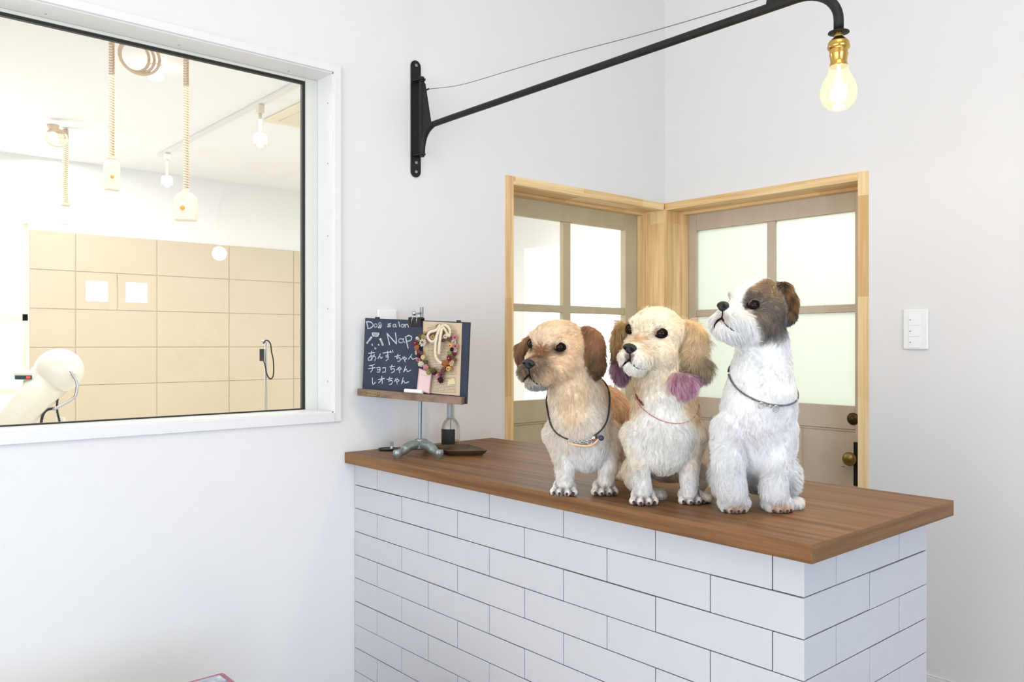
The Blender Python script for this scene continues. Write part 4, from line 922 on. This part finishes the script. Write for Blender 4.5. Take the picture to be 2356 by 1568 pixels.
        R0 = (A_[fi]*(1-uv[:, :1])+B2[fi]*uv[:, :1])*(1-uv[:, 1:])+(D2[fi]*(1-uv[:, :1])+C2[fi]*uv[:, :1])*uv[:, 1:]
        R0 = R0[R0[:, 2] > 2.0]
        G = grad(s.P, R0); R0 = R0-G*field(s.P, R0)[:, None]
        Ln = length(s, R0); dr_, lift = comb(s, R0, G)
        dsh = np.full(len(R0), 1e9)
        for e_ in s.eyes: dsh = np.minimum(dsh, np.linalg.norm(R0-e_, axis=1))
        nd = np.linalg.norm(R0-s.h(*s.nose_h), axis=1)
        Ln = Ln*np.clip((dsh-8.2*s.hs)/(11*s.hs), .0, 1)*np.clip((nd-11*s.hs)/(9*s.hs), 0, 1)
        ld = np.min(np.linalg.norm(R0[:, None]-np.array(s.lips)[None], axis=2), 1); Ln = Ln*np.clip((ld-1.5)/6, .38, 1)
        keep = Ln > 1.2; R0, G, Ln, dr_, lift = R0[keep], G[keep], Ln[keep], dr_[keep], lift[keep]
        n = len(R0)
        # clumps: coarse locks and fine tufts
        gi = rs.choice(n, max(60, n//9), replace=False); kd = KDTree(len(gi))
        for i, k in enumerate(gi): kd.insert(R0[k], i)
        kd.balance(); cl = np.array([kd.find(p)[1] for p in R0]); gl = gi[cl]
        dr_ = dr_-G*np.sum(dr_*G, 1, keepdims=True); dr_ /= np.linalg.norm(dr_, axis=1, keepdims=True)+1e-9
        wob = rs.normal(0, 1, (len(gi), 3))*.30
        sw = np.array([[mnoise.noise(Vector(p*.022+7)), mnoise.noise(Vector(p*.022+31)), mnoise.noise(Vector(p*.022+59))] for p in R0[gi]])
        dirs = dr_+wob[cl]+sw[cl]*.9*s.swirl+rs.normal(0, .13, (n, 3)); dirs -= G*np.minimum(0, np.sum(dirs*G, 1, keepdims=True))
        dirs = dirs+G*lift[:, None]; dirs /= np.linalg.norm(dirs, axis=1, keepdims=True)
        Ln = Ln*(.72+.5*rs.rand(n)); low = (R0[:, 1] > -40); Ln = np.where(low, Ln*np.clip(R0[:, 2]/60+.15, s.lowfur, 1), Ln)
        K = 6; T = np.linspace(0, 1, K); pts = np.zeros((n, K, 3))
        grav = np.array([0, 0, -1.])
        lie = dirs-G*(np.sum(dirs*G, 1, keepdims=True)-.06); lie /= np.linalg.norm(lie, axis=1, keepdims=True)
        p = R0-G*.8; pts[:, 0] = p
        for j in range(1, K):
            t = T[j]; d = dirs*(1-t)+lie*t+grav*(.25*t); d /= np.linalg.norm(d, axis=1, keepdims=True); p = p+d*(Ln/(K-1))[:, None]; pts[:, j] = p
        gp = pts[gl]; cf = (s.clump*T**1.3)[None, :, None]
        spread = (R0-R0[gl])[:, None, :]*.30
        pts = pts*(1-cf)+(gp+spread)*cf
        # keep every hair outside the body
        for j in range(1, K):
            q = pts[:, j]; D = field(s.P, q); bad = D < .5
            if bad.any(): pts[bad, j] = q[bad]+grad(s.P, q[bad])*(.7-D[bad])[:, None]
        pts[:, :, 2] = np.maximum(pts[:, :, 2], .5)
        colr = colour(s, R0); lum = (1+rs.normal(0, .09, (len(gi), 1)))[cl]*(1+rs.normal(0, .07, (n, 1))); colr = np.clip(colr*lum, 0, .955)
        cu = bpy.data.hair_curves.new('fur'); cu.add_curves([K]*n)
        cu.attributes['position'].data.foreach_set('vector', (s.W(pts.reshape(-1, 3))-s.O).astype(np.float32).ravel())
        ra = cu.attributes.get('radius') or cu.attributes.new('radius', 'FLOAT', 'POINT')
        base_r = rad*s.s*(.8+.4*rs.rand(n)); rr = base_r[:, None]*np.array([1, 1, .95, .8, .55, .15])[None]
        ra.data.foreach_set('value', rr.astype(np.float32).ravel())
        ca = cu.attributes.new('tint', 'FLOAT_COLOR', 'CURVE'); ca.data.foreach_set('color', np.concatenate([colr, np.ones((n, 1))], 1).astype(np.float32).ravel())
        cu.materials.append(M_fur); fo = bpy.data.objects.new('fur', cu); COL.objects.link(fo); fo.parent = s.root
        return o
    def ring(s, c, nrm, off, a0=0, a1=2*math.pi, n=60, groups=('neck', 'body')):
        """points around the neck, marched from the axis to the surface plus the depth of the coat"""
        nrm = np.array(nrm, float); nrm /= np.linalg.norm(nrm); u = np.cross(nrm, (0, 1., 0)); u /= np.linalg.norm(u); v = np.cross(nrm, u); out = []
        for t in np.linspace(a0, a1, n):
            d = u*math.cos(t)+v*math.sin(t); ts = np.arange(5, 160, 1.); D = field(s.P, c+d*ts[:, None], groups); k = np.argmax(D > 0); out.append(c+d*(ts[k]+off))
        out = np.array(out); m = out.copy()
        for i in range(n):
            idx = [min(max(i+j, 0), n-1) for j in (-2, -1, 0, 1, 2)]; m[i] = out[idx].mean(0)
        return m

def blend(base, P, blobs):
    """blobs: (centre, radius, colour, softness)"""
    C_ = np.tile(np.array(base, float)[None], (len(P), 1))
    for c, r, col, soft in blobs:
        r = np.array(r, float); d = np.linalg.norm((P-np.array(c))/r, axis=1)
        w_ = 1/(1+np.exp((d-1)/soft*4)); C_ = C_*(1-w_[:, None])+np.array(col)[None]*w_[:, None]
    return C_
def c3(*v): return np.array(lin(*v)[:3])
def near(P, prims, g, k=10):
    d = field(prims, P, (g,)); o = field(prims, P, tuple(sorted({p.g for p in prims}-{g}))); return 1/(1+np.exp((d-o)/k*4))

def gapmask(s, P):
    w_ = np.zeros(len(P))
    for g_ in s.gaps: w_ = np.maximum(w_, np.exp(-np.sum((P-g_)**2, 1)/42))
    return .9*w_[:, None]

def new_dog(px, py, label, swirl=1., clump=.5):
    d = Dog(px, py, label); d.claws = []; d.toes = []; d.gaps = []; d.eyes = []; d.swirl = swirl; d.clump = clump; d.lowfur = .38; return d
def headness(s, P): return np.clip(near(P, s.P, 'head', 14)+near(P, s.P, 'muz', 14), 0, 1)
def comb_std(s, P, G):
    down = np.array([0, 0, -1.]); d = np.tile(down, (len(P), 1)); d = d+np.stack([P[:, 0]-s.chest[0], 0*P[:, 0], 0*P[:, 0]], 1)*.004
    hn = headness(s, P)[:, None]; nose = s.h(*(s.nose_h+np.array([0, 4, 4]))); away = P-nose; away /= np.linalg.norm(away, axis=1, keepdims=True)+1e-9
    # cheeks and chin hang down, the crown lies backwards
    low = 1/(1+np.exp(((P-s.hc)@s.H[2]+8*s.hs)/10))[:, None]; away = away+down*(.7*low)
    d = d*(1-hn)+away*hn
    en = np.clip(near(P, s.P, 'earl', 8)+near(P, s.P, 'earr', 8), 0, 1)[:, None]; d = d*(1-en)+(down+np.array([.10, 0, 0])*np.sign(P[:, :1]-s.hc[0]))*en
    lift = np.full(len(P), .32)+.05*hn[:, 0]; fur = np.clip(near(P, s.P, 'paw', 8), 0, 1); fwd = np.array([0, .8, -.6]); d = d*(1-fur[:, None])+fwd*fur[:, None]
    return d, lift*(1-.4*fur)
def len_std(body, headl, muz, ear, leg, paw):
    def f(s, P):
        L_ = np.full(len(P), float(body))
        for g, v in (('leg', leg), ('head', headl), ('muz', muz), ('earl', ear), ('earr', ear), ('paw', paw)):
            if any(p.g == g for p in s.P): w_ = near(P, s.P, g, 10); L_ = L_*(1-w_)+v*w_
        return L_
    return f
NH = 175000
# --- left dog: golden face, brown ears, standing with its head turned to the left
GD = c3(232, 190, 142); CRM = c3(238, 222, 200); BRN = c3(150, 96, 54); DBR = c3(84, 62, 44); GRW = c3(222, 216, 210); WHT = c3(255, 254, 252)
D1 = new_dog(1340, 1137, 'golden and cream dog with brown ears and a dark muzzle, leftmost of the three dogs')
s = D1; s.chest = s.pt(1335, 990, 0)
s.ell('body', s.pt(1336, 985, 0), (74, 70, 84), 22); s.ell('body', s.pt(1338, 930, -30), (66, 62, 66), 22)
s.ell('body', s.pt(1385, 960, -120), (74, 110, 78), 26); s.ell('body', s.pt(1422, 990, -215), (66, 60, 76), 26)
s.cap('neck', s.pt(1325, 905, 0), 62, s.pt(1300, 815, 0), 46, 24)
s.ell('body', s.pt(1352, 1035, 12), (44, 44, 44), 18)
# front legs
s.cap('leg', s.pt(1283, 1000, 6), 34, s.pt(1303, 1072, 14), 19, 8); s.cap('leg', s.pt(1303, 1072, 14), 19, s.pt(1299, 1112, 12), 17, 10)
s.cap('leg', s.pt(1398, 1000, 2), 34, s.pt(1398, 1070, 6), 21, 8); s.cap('leg', s.pt(1398, 1070, 6), 21, s.pt(1393, 1115, 4), 17, 10)
s.paw(1298, 0, 1.04, .15); s.paw(1390, -2, 1.04, .0)
# hind legs hidden behind
s.cap('leg', s.pt(1420, 1010, -215), 40, s.gr(1432, -225)+np.array([0, 0, 20]), 20, 16); s.ell('leg', s.gr(1432, -210)+np.array([0, 0, 12]), (20, 28, 12), 8)
s.cap('leg', s.pt(1480, 1000, -235), 36, s.gr(1490, -240)+np.array([0, 0, 20]), 20, 16); s.ell('leg', s.gr(1490, -225)+np.array([0, 0, 12]), (20, 28, 12), 8)
s.head(s.pt(1281, 802, 10), .70, -.04, -.10, 1.16, muz=.90, muzw=1.08)
h = s.h
# ears: flat hanging leathers
def ear(s, g, pts, k=9, A=None):
    for (a, ra), (b, rb) in zip(pts[:-1], pts[1:]): s.cap(g, a, ra, b, rb, k)
E_ = s.H
s.ell('earl', s.pt(1362, 800, 26), (30, 16, 42), 8, np.array([[.88, .47, -.0], [-.47, .88, 0], [0, 0, 1.]])); s.ell('earl', s.pt(1364, 836, 32), (31, 15, 32), 10, np.array([[.88, .47, 0], [-.47, .88, 0], [0, 0, 1.]]))
s.ell('earl', s.pt(1345, 768, 12), (22, 18, 16), 10)
s.ell('earr', s.pt(1196, 815, -30), (10, 18, 24), 8); s.cap('earr', s.pt(1232, 778, -34), 12, s.pt(1202, 800, -30), 12, 8)
s.face()
def col1(s, P):
    b = [(s.pt(1335, 1000, 40), (95, 90, 95), c3(240, 232, 222), .5), (s.pt(1300, 1100, 0), (60, 60, 50), c3(242, 238, 232), .4), (s.pt(1395, 1090, 0), (50, 60, 60), c3(240, 234, 226), .4),
         (s.pt(1400, 920, -90), (75, 120, 75), c3(228, 200, 166), .5), (s.pt(1395, 890, -20), (30, 50, 40), c3(228, 198, 162), .5), (s.pt(1352, 1050, 30), (50, 40, 45), c3(246, 243, 240), .5), (s.pt(1318, 920, 60), (34, 60, 55), c3(238, 220, 192), .5)]
    C_ = blend(CRM, P, b); hn = headness(s, P)[:, None]; H_ = blend(c3(242, 220, 190), P, [(s.h(0, 30, 20), (36, 36, 30), c3(246, 230, 208), .6), (s.h(0, 60, -4), (26, 30, 17), c3(168, 118, 78), .6),
         (s.h(0, 76, -34), (36, 32, 26), c3(100, 78, 60), .7), (s.h(0, 62, -68), (34, 36, 15), c3(186, 180, 172), .5), (s.h(34, 42, 4), (20, 16, 14), c3(120, 84, 58), .6), (s.h(-34, 42, 4), (20, 16, 14), c3(120, 84, 58), .6)])
    C_ = C_*(1-hn)+H_*hn
    for g in ('earl', 'earr'):
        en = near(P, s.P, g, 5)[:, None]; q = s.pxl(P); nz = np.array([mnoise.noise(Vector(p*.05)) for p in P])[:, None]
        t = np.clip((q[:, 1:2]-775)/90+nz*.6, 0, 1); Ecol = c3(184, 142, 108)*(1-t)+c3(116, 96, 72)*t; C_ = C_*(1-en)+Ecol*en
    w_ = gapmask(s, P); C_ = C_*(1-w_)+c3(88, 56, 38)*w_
    return C_
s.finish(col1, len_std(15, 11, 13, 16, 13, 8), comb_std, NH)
cv = s.ring(s.pt(1322, 930, 6), (-.25, 1.15, 1), 6.5)
def ring_at(R_, px):
    q = s.pxl(R_); m = np.where(R_[:, 1] > R_[:, 1].mean(), np.abs(q[:, 0]-px), 1e9); return R_[np.argmin(m)]
q_ = s.pxl(cv); fr_m = (cv[:, 1] > cv[:, 1].mean()) & (q_[:, 0] > 1308) & (q_[:, 0] < 1362); st_ = int(np.argmax(fr_m & ~np.roll(fr_m, -1)))
ordr = [(st_+1+i) % (len(cv)-1) for i in range(len(cv)-1)]; ordr = [i for i in ordr if not fr_m[i]]
C1 = s.part('collar', MB().tube(cv[ordr], 2.9, 8, flat=.6), mat('dark_leather', lin(44, 34, 30), .5))
front = s.ring(s.pt(1322, 930, 6), (-.25, 1.15, 1), 10, n=400)
A_, B_2 = ring_at(front, 1366), ring_at(front, 1356); t_ = (A_-B_2); t_ /= np.linalg.norm(t_); n_ = np.cross(t_, (0, 1., 0)); n_ /= np.linalg.norm(n_); o_ = np.cross(n_, t_)
s.part('collar_buckle', MB().obox(lambda u, v, w_: A_+t_*u+n_*v+o_*w_, -7, 7, -4.5, 4.5, -2, 2.5), M_steel, C1)
ch_ = MB(); c_ = B_2+np.array([0, 2, -3]); ch_.tube([c_+np.array([6*math.cos(t), 1.2*math.sin(t), 6*math.sin(t)]) for t in np.linspace(0, 2*math.pi, 20)], 1.3, 6, cap=False)
for k in range(8):
    a = ring_at(front, 1350-k*5)+np.array([0, 2, -1]); ch_.tube([a+np.array([4.2*math.cos(t), (2.6 if k % 2 else .8)*math.sin(t), (1.2 if k % 2 else 3.0)*math.sin(t)]) for t in np.linspace(0, 2*math.pi, 14)], 1.1, 6, cap=False)
s.part('collar_chain', ch_, M_steel, C1)
s.part('charm_cord', MB().tube(bez([ring_at(front, 1380)+np.array([0, 4, -8]), ring_at(front, 1362)+np.array([0, 5, -12]), ring_at(front, 1340)+np.array([0, 5, -8]), ring_at(front, 1308)+np.array([0, 3, -3])], 8), 2.2, 8), mat('yellow_pink_cord', lin(226, 196, 128), .8, noise=((300, 300, 300), lin(222, 160, 150), .1)), C1)
s.part('charm_bead', MB().ball(ring_at(front, 1380)+np.array([2, 7, -8]), 6.4, 10), mat('navy_bead', lin(40, 48, 78), .15), C1)

# --- middle dog: cream with long pink-tipped ears
D2_ = new_dog(1530, 1158, 'cream dog with long ears dyed pink at the tips, middle of three dogs', 1.0, .54)
s = D2_; s.chest = s.pt(1528, 980, 0)
s.ell('body', s.pt(1528, 990, 0), (80, 70, 84), 22); s.ell('body', s.pt(1532, 935, -20), (74, 66, 62), 22); s.ell('body', s.pt(1535, 1000, -90), (84, 90, 88), 24)
s.ell('body', s.pt(1540, 1045, -130), (84, 70, 66), 24)
s.ell('leg', s.pt(1597, 1092, -70), (30, 52, 44), 14); s.ell('leg', s.gr(1622, -22)+np.array([0, 0, 12]), (18, 30, 12), 8)
s.ell('leg', s.pt(1462, 1085, -80), (30, 52, 42), 14); s.ell('leg', s.gr(1512, -60)+np.array([0, 0, 12]), (18, 26, 12), 8)
s.cap('neck', s.pt(1524, 905, 0), 60, s.pt(1512, 815, 5), 46, 24); s.ell('body', s.pt(1527, 1045, 14), (50, 46, 42), 18)
s.cap('leg', s.pt(1462, 1000, 8), 34, s.pt(1472, 1070, 18), 22, 8); s.cap('leg', s.pt(1472, 1070, 18), 22, s.pt(1480, 1128, 14), 18, 10)
s.cap('leg', s.pt(1592, 1000, 8), 34, s.pt(1585, 1070, 8), 22, 8); s.cap('leg', s.pt(1585, 1070, 16), 22, s.pt(1585, 1134, 10), 17, 10)
s.paw(1480, 2, 1.10, .05); s.paw(1589, -8, 1.10, -.1)
s.head(s.pt(1507, 772, 10), .72, .0, -.12, 1.16, muz=.88)
Ar = np.array([[.9, .43, 0], [-.43, .9, 0], [0, 0, 1.]])
s.ell('earl', s.pt(1590, 795, 16), (36, 17, 54), 10, Ar); s.ell('earl', s.pt(1592, 845, 28), (42, 18, 32), 12, Ar); s.ell('earl', s.pt(1567, 755, 6), (22, 18, 18), 10)
s.ell('earl', s.pt(1560, 882, 52), (42, 15, 25), 10, Ar)
s.ell('earr', s.pt(1424, 800, -14), (14, 20, 42), 8); s.ell('earr', s.pt(1427, 852, -8), (16, 18, 25), 10); s.ell('earr', s.pt(1436, 760, -14), (15, 18, 18), 8)
s.face(er=9.9, nsc=1.05)
def col2(s, P):
    C_ = blend(c3(238, 226, 208), P, [(s.pt(1528, 990, 40), (85, 80, 95), c3(243, 240, 235), .5), (s.pt(1600, 930, 20), (42, 50, 50), c3(242, 216, 176), .5), (s.pt(1450, 900, 0), (36, 50, 60), c3(234, 214, 184), .5),
         (s.pt(1478, 1110, 0), (40, 60, 50), c3(246, 243, 240), .5), (s.pt(1586, 1110, 0), (40, 60, 50), c3(244, 240, 236), .5)])
    hn = headness(s, P)[:, None]; H_ = blend(c3(246, 234, 214), P, [(s.h(0, 20, 34), (44, 44, 26), c3(248, 240, 224), .6), (s.h(0, 60, -5), (15, 26, 12), c3(236, 206, 164), .6), (s.h(0, 66, -52), (38, 42, 26), c3(246, 243, 238), .6), (s.h(34, 42, 8), (15, 13, 12), c3(150, 122, 96), .6), (s.h(-34, 42, 8), (15, 13, 12), c3(150, 122, 96), .6),
         (s.h(22, 62, -22), (16, 20, 14), c3(236, 222, 200), .5), (s.h(0, 84, -40), (12, 14, 10), c3(140, 122, 106), .5)])
    C_ = C_*(1-hn)+H_*hn
    nz = np.array([mnoise.noise(Vector(p*.04)) for p in P])[:, None]; q = s.pxl(P)
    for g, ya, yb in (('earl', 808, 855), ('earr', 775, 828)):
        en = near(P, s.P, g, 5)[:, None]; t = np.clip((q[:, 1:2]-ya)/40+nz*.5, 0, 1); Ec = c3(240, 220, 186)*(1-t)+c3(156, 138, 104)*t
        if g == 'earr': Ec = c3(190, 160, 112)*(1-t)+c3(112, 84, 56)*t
        st = np.sin(P[:, 0:1]*.55+nz*6)*.5+.5; pk_ = c3(230, 200, 210)*(1-st)+c3(190, 126, 158)*st
        if g == 'earr': pk_ = pk_*.5
        tp = 1/(1+np.exp(-(q[:, 1:2]-yb+nz*6)/2.5)); Ec = Ec*(1-tp)+pk_*tp; C_ = C_*(1-en)+Ec*en
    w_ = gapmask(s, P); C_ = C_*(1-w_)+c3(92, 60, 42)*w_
    return C_
def len2(s, P):
    L_ = len_std(15, 10, 12, 30, 14, 8)(s, P); q = s.pxl(P); en = np.clip(near(P, s.P, 'earl', 8)+near(P, s.P, 'earr', 8), 0, 1)
    return L_+en*np.where(q[:, 1] > 860, -6, 0)
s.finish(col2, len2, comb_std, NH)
cv = s.ring(s.pt(1522, 905, -2), (.15, .76, 1), 0.5)
q_ = s.pxl(cv); kk = np.where((cv[:, 1] > cv[:, 1].mean()-10) & (q_[:, 0] < 1484))[0]; kk = kk if np.all(np.diff(kk) == 1) else np.roll(kk, -int(np.argmax(np.diff(kk)))-1)
s.part('collar', MB().tube(cv[kk]+np.array([0, 1.5, 0]), 5.0, 8, flat=.5), mat('red_brown_leather', lin(96, 34, 26), .5))
s.part('collar_cord', MB().tube(s.ring(s.pt(1522, 913, -2), (.15, .74, 1), 3.2), 1.0, 6, cap=False), mat('red_cord', lin(176, 90, 80), .7))

# --- right dog: white with a grey-brown patch over eye and ear, sitting tall
D3 = new_dog(1742, 1175, 'white dog with a grey-brown patch over one eye and ear, rightmost of the three dogs', 1.7, .5)
s = D3; s.lowfur = .75; s.chest = s.pt(1744, 960, 0)
s.ell('body', s.pt(1744, 950, 0), (84, 70, 84), 24); s.ell('body', s.pt(1746, 1020, -40), (86, 84, 80), 26); s.ell('body', s.pt(1752, 1080, -90), (80, 74, 56), 24)
s.cap('neck', s.pt(1750, 900, -4), 76, s.pt(1756, 790, -4), 59, 26)
s.ell('leg', s.pt(1815, 1095, -62), (22, 44, 44), 12); s.ell('leg', s.gr(1826, -34)+np.array([0, 0, 14]), (18, 30, 14), 10)
s.ell('leg', s.pt(1660, 1095, -70), (26, 46, 46), 12)
s.cap('leg', s.pt(1676, 985, 14), 38, s.pt(1675, 1060, 28), 31, 8); s.cap('leg', s.pt(1675, 1060, 28), 31, s.pt(1684, 1125, 24), 31, 12)
s.cap('leg', s.pt(1795, 985, 10), 38, s.pt(1784, 1065, 20), 30, 8); s.cap('leg', s.pt(1784, 1065, 20), 30, s.pt(1781, 1128, 16), 30, 12)
s.paw(1687, 6, 1.0, .12, fluffy=True); s.paw(1791, 4, 1.0, -.12, fluffy=True)
s.ell('leg', s.gr(1688, 6)+np.array([0, 0, 24]), (34, 30, 20), 10); s.ell('leg', s.gr(1786, 4)+np.array([0, 0, 24]), (34, 28, 20), 10)
s.head(s.pt(1738, 722, 5), 1.10, .34, -.02, 1.24, muz=.62, muzw=1.12, mz=11)
s.ell('head', s.h(24, -22, -30), (34, 34, 34), 16); s.ell('head', s.h(0, 0, 31), (49, 47, 46), 12, s.H)
s.ell('muz', s.h(28, 40, -36), (26, 26, 24), 12, s.H); s.ell('muz', s.h(-28, 40, -36), (26, 26, 24), 12, s.H)
Ar = np.array([[.8, .6, 0], [-.6, .8, 0], [0, 0, 1.]])
s.ell('earl', s.pt(1808, 700, 32), (26, 14, 38), 8, Ar); s.ell('earl', s.pt(1800, 664, 22), (20, 15, 15), 8, Ar); s.ell('earl', s.pt(1812, 722, 34), (20, 13, 22), 8, Ar)
s.ell('earr', s.h(-50, -8, -8), (12, 24, 34), 8, s.H)
s.face(ex=33, er=8.8, ez=3)
def col3(s, P):
    C_ = np.tile(WHT[None], (len(P), 1)); C_ = blend(WHT, P, [(s.pt(1725, 985, 60), (50, 40, 40), c3(244, 240, 240), .6), (s.pt(1800, 1168, 30), (26, 30, 16), c3(232, 208, 184), .5), (s.pt(1700, 1168, 30), (26, 30, 14), c3(226, 208, 190), .5)])
    hn = headness(s, P); X_ = (P-s.hc)@s.H.T/s.hs; nz = np.array([mnoise.noise(Vector(p*.035)) for p in P]); n2 = np.array([mnoise.noise(Vector(p*.09)) for p in P])
    x, y, z = X_.T
    blaze = 13+4*nz
    patch = 1/(1+np.exp(-(x-blaze)/1.6)); patch *= 1/(1+np.exp(-(z+54+8*nz+.35*np.minimum(y-10, 0)*0)/3)); patch *= 1/(1+np.exp((y-(56-.80*np.maximum(0, -z-6))+5*nz)/2.5)); patch *= hn
    pr_ = 1/(1+np.exp((x+15-3*nz)/1.6))/(1+np.exp(-(z+6)/3))/(1+np.exp((y-46)/3))*hn
    gc = c3(136, 124, 112)[None]*(1-.5*np.clip(n2, 0, 1)[:, None])+0; ex_ = np.exp(-(((x-35)/19)**2+((y-44)/18)**2+((z-0)/14)**2)); top = 1/(1+np.exp(-(z-24)/4))
    gc = gc*(1-top[:, None]*.6)+c3(160, 136, 106)*top[:, None]*.6; gc = gc*(1-0.9*ex_[:, None])+c3(46, 38, 34)*.9*ex_[:, None]
    bk = 1/(1+np.exp((y+18)/5)); gc = gc*(1-bk[:, None]*.6)+c3(66, 62, 60)*bk[:, None]*.6
    C_ = C_*(1-patch[:, None])+gc*patch[:, None]; C_ = C_*(1-pr_[:, None]*.7)+c3(150, 128, 106)*pr_[:, None]*.7
    mo = np.exp(-((x/14)**2+((y-s.nose_h[1]+3)/10)**2+((z+32)/10)**2)); C_ = C_*(1-.7*mo[:, None])+c3(150, 118, 98)*.7*mo[:, None]
    en = near(P, s.P, 'earl', 4)[:, None]; q = s.pxl(P); t = np.clip((q[:, 0:1]-1790)/45+n2[:, None]*.9, 0, 1); Ec = c3(62, 50, 42)*(1-t)+c3(150, 118, 82)*t; low = np.clip((q[:, 1:2]-720)/22, 0, 1); Ec = Ec*(1-low)+c3(100, 96, 94)*low
    C_ = C_*(1-en)+Ec*en; en = near(P, s.P, 'earr', 4)[:, None]; C_ = C_*(1-en)+c3(96, 80, 66)*en
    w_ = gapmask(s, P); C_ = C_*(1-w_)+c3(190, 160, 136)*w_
    return C_
s.finish(col3, len_std(12, 10, 20, 14, 19, 6), comb_std, int(NH*1.15))
cc_ = s.pt(1752, 872, -8)
cv = s.ring(cc_, (.19, .62, 1), 5)
C3_ = s.part('collar', MB().tube(cv, 2.4, 8, cap=False, flat=.5), mat('black_white_collar', lin(30, 30, 34), .5, noise=((500, 500, 500), lin(120, 120, 126), .12)))
front = s.ring(cc_, (.19, .62, 1), 9.5); lk = MB()
for k in range(7):
    a = ring_at(front, 1750+k*6)+np.array([0, 1, -1]); lk.lathe([(3.4, -.9), (4.2, 0), (3.4, .9), (2.8, 0), (3.4, -.9)], a, (.9 if k % 2 else .2, .4, .5), 12, cap=False)
for px in (1752, 1786):
    a = ring_at(front, px)+np.array([0, 3, -5]); lk.tube([a+np.array([6.5*math.cos(t), 1.5*math.sin(t), 6.5*math.sin(t)]) for t in np.linspace(0, 2*math.pi, 20)], 1.2, 6, cap=False)
s.part('collar_chain', lk, M_steel, C3_)
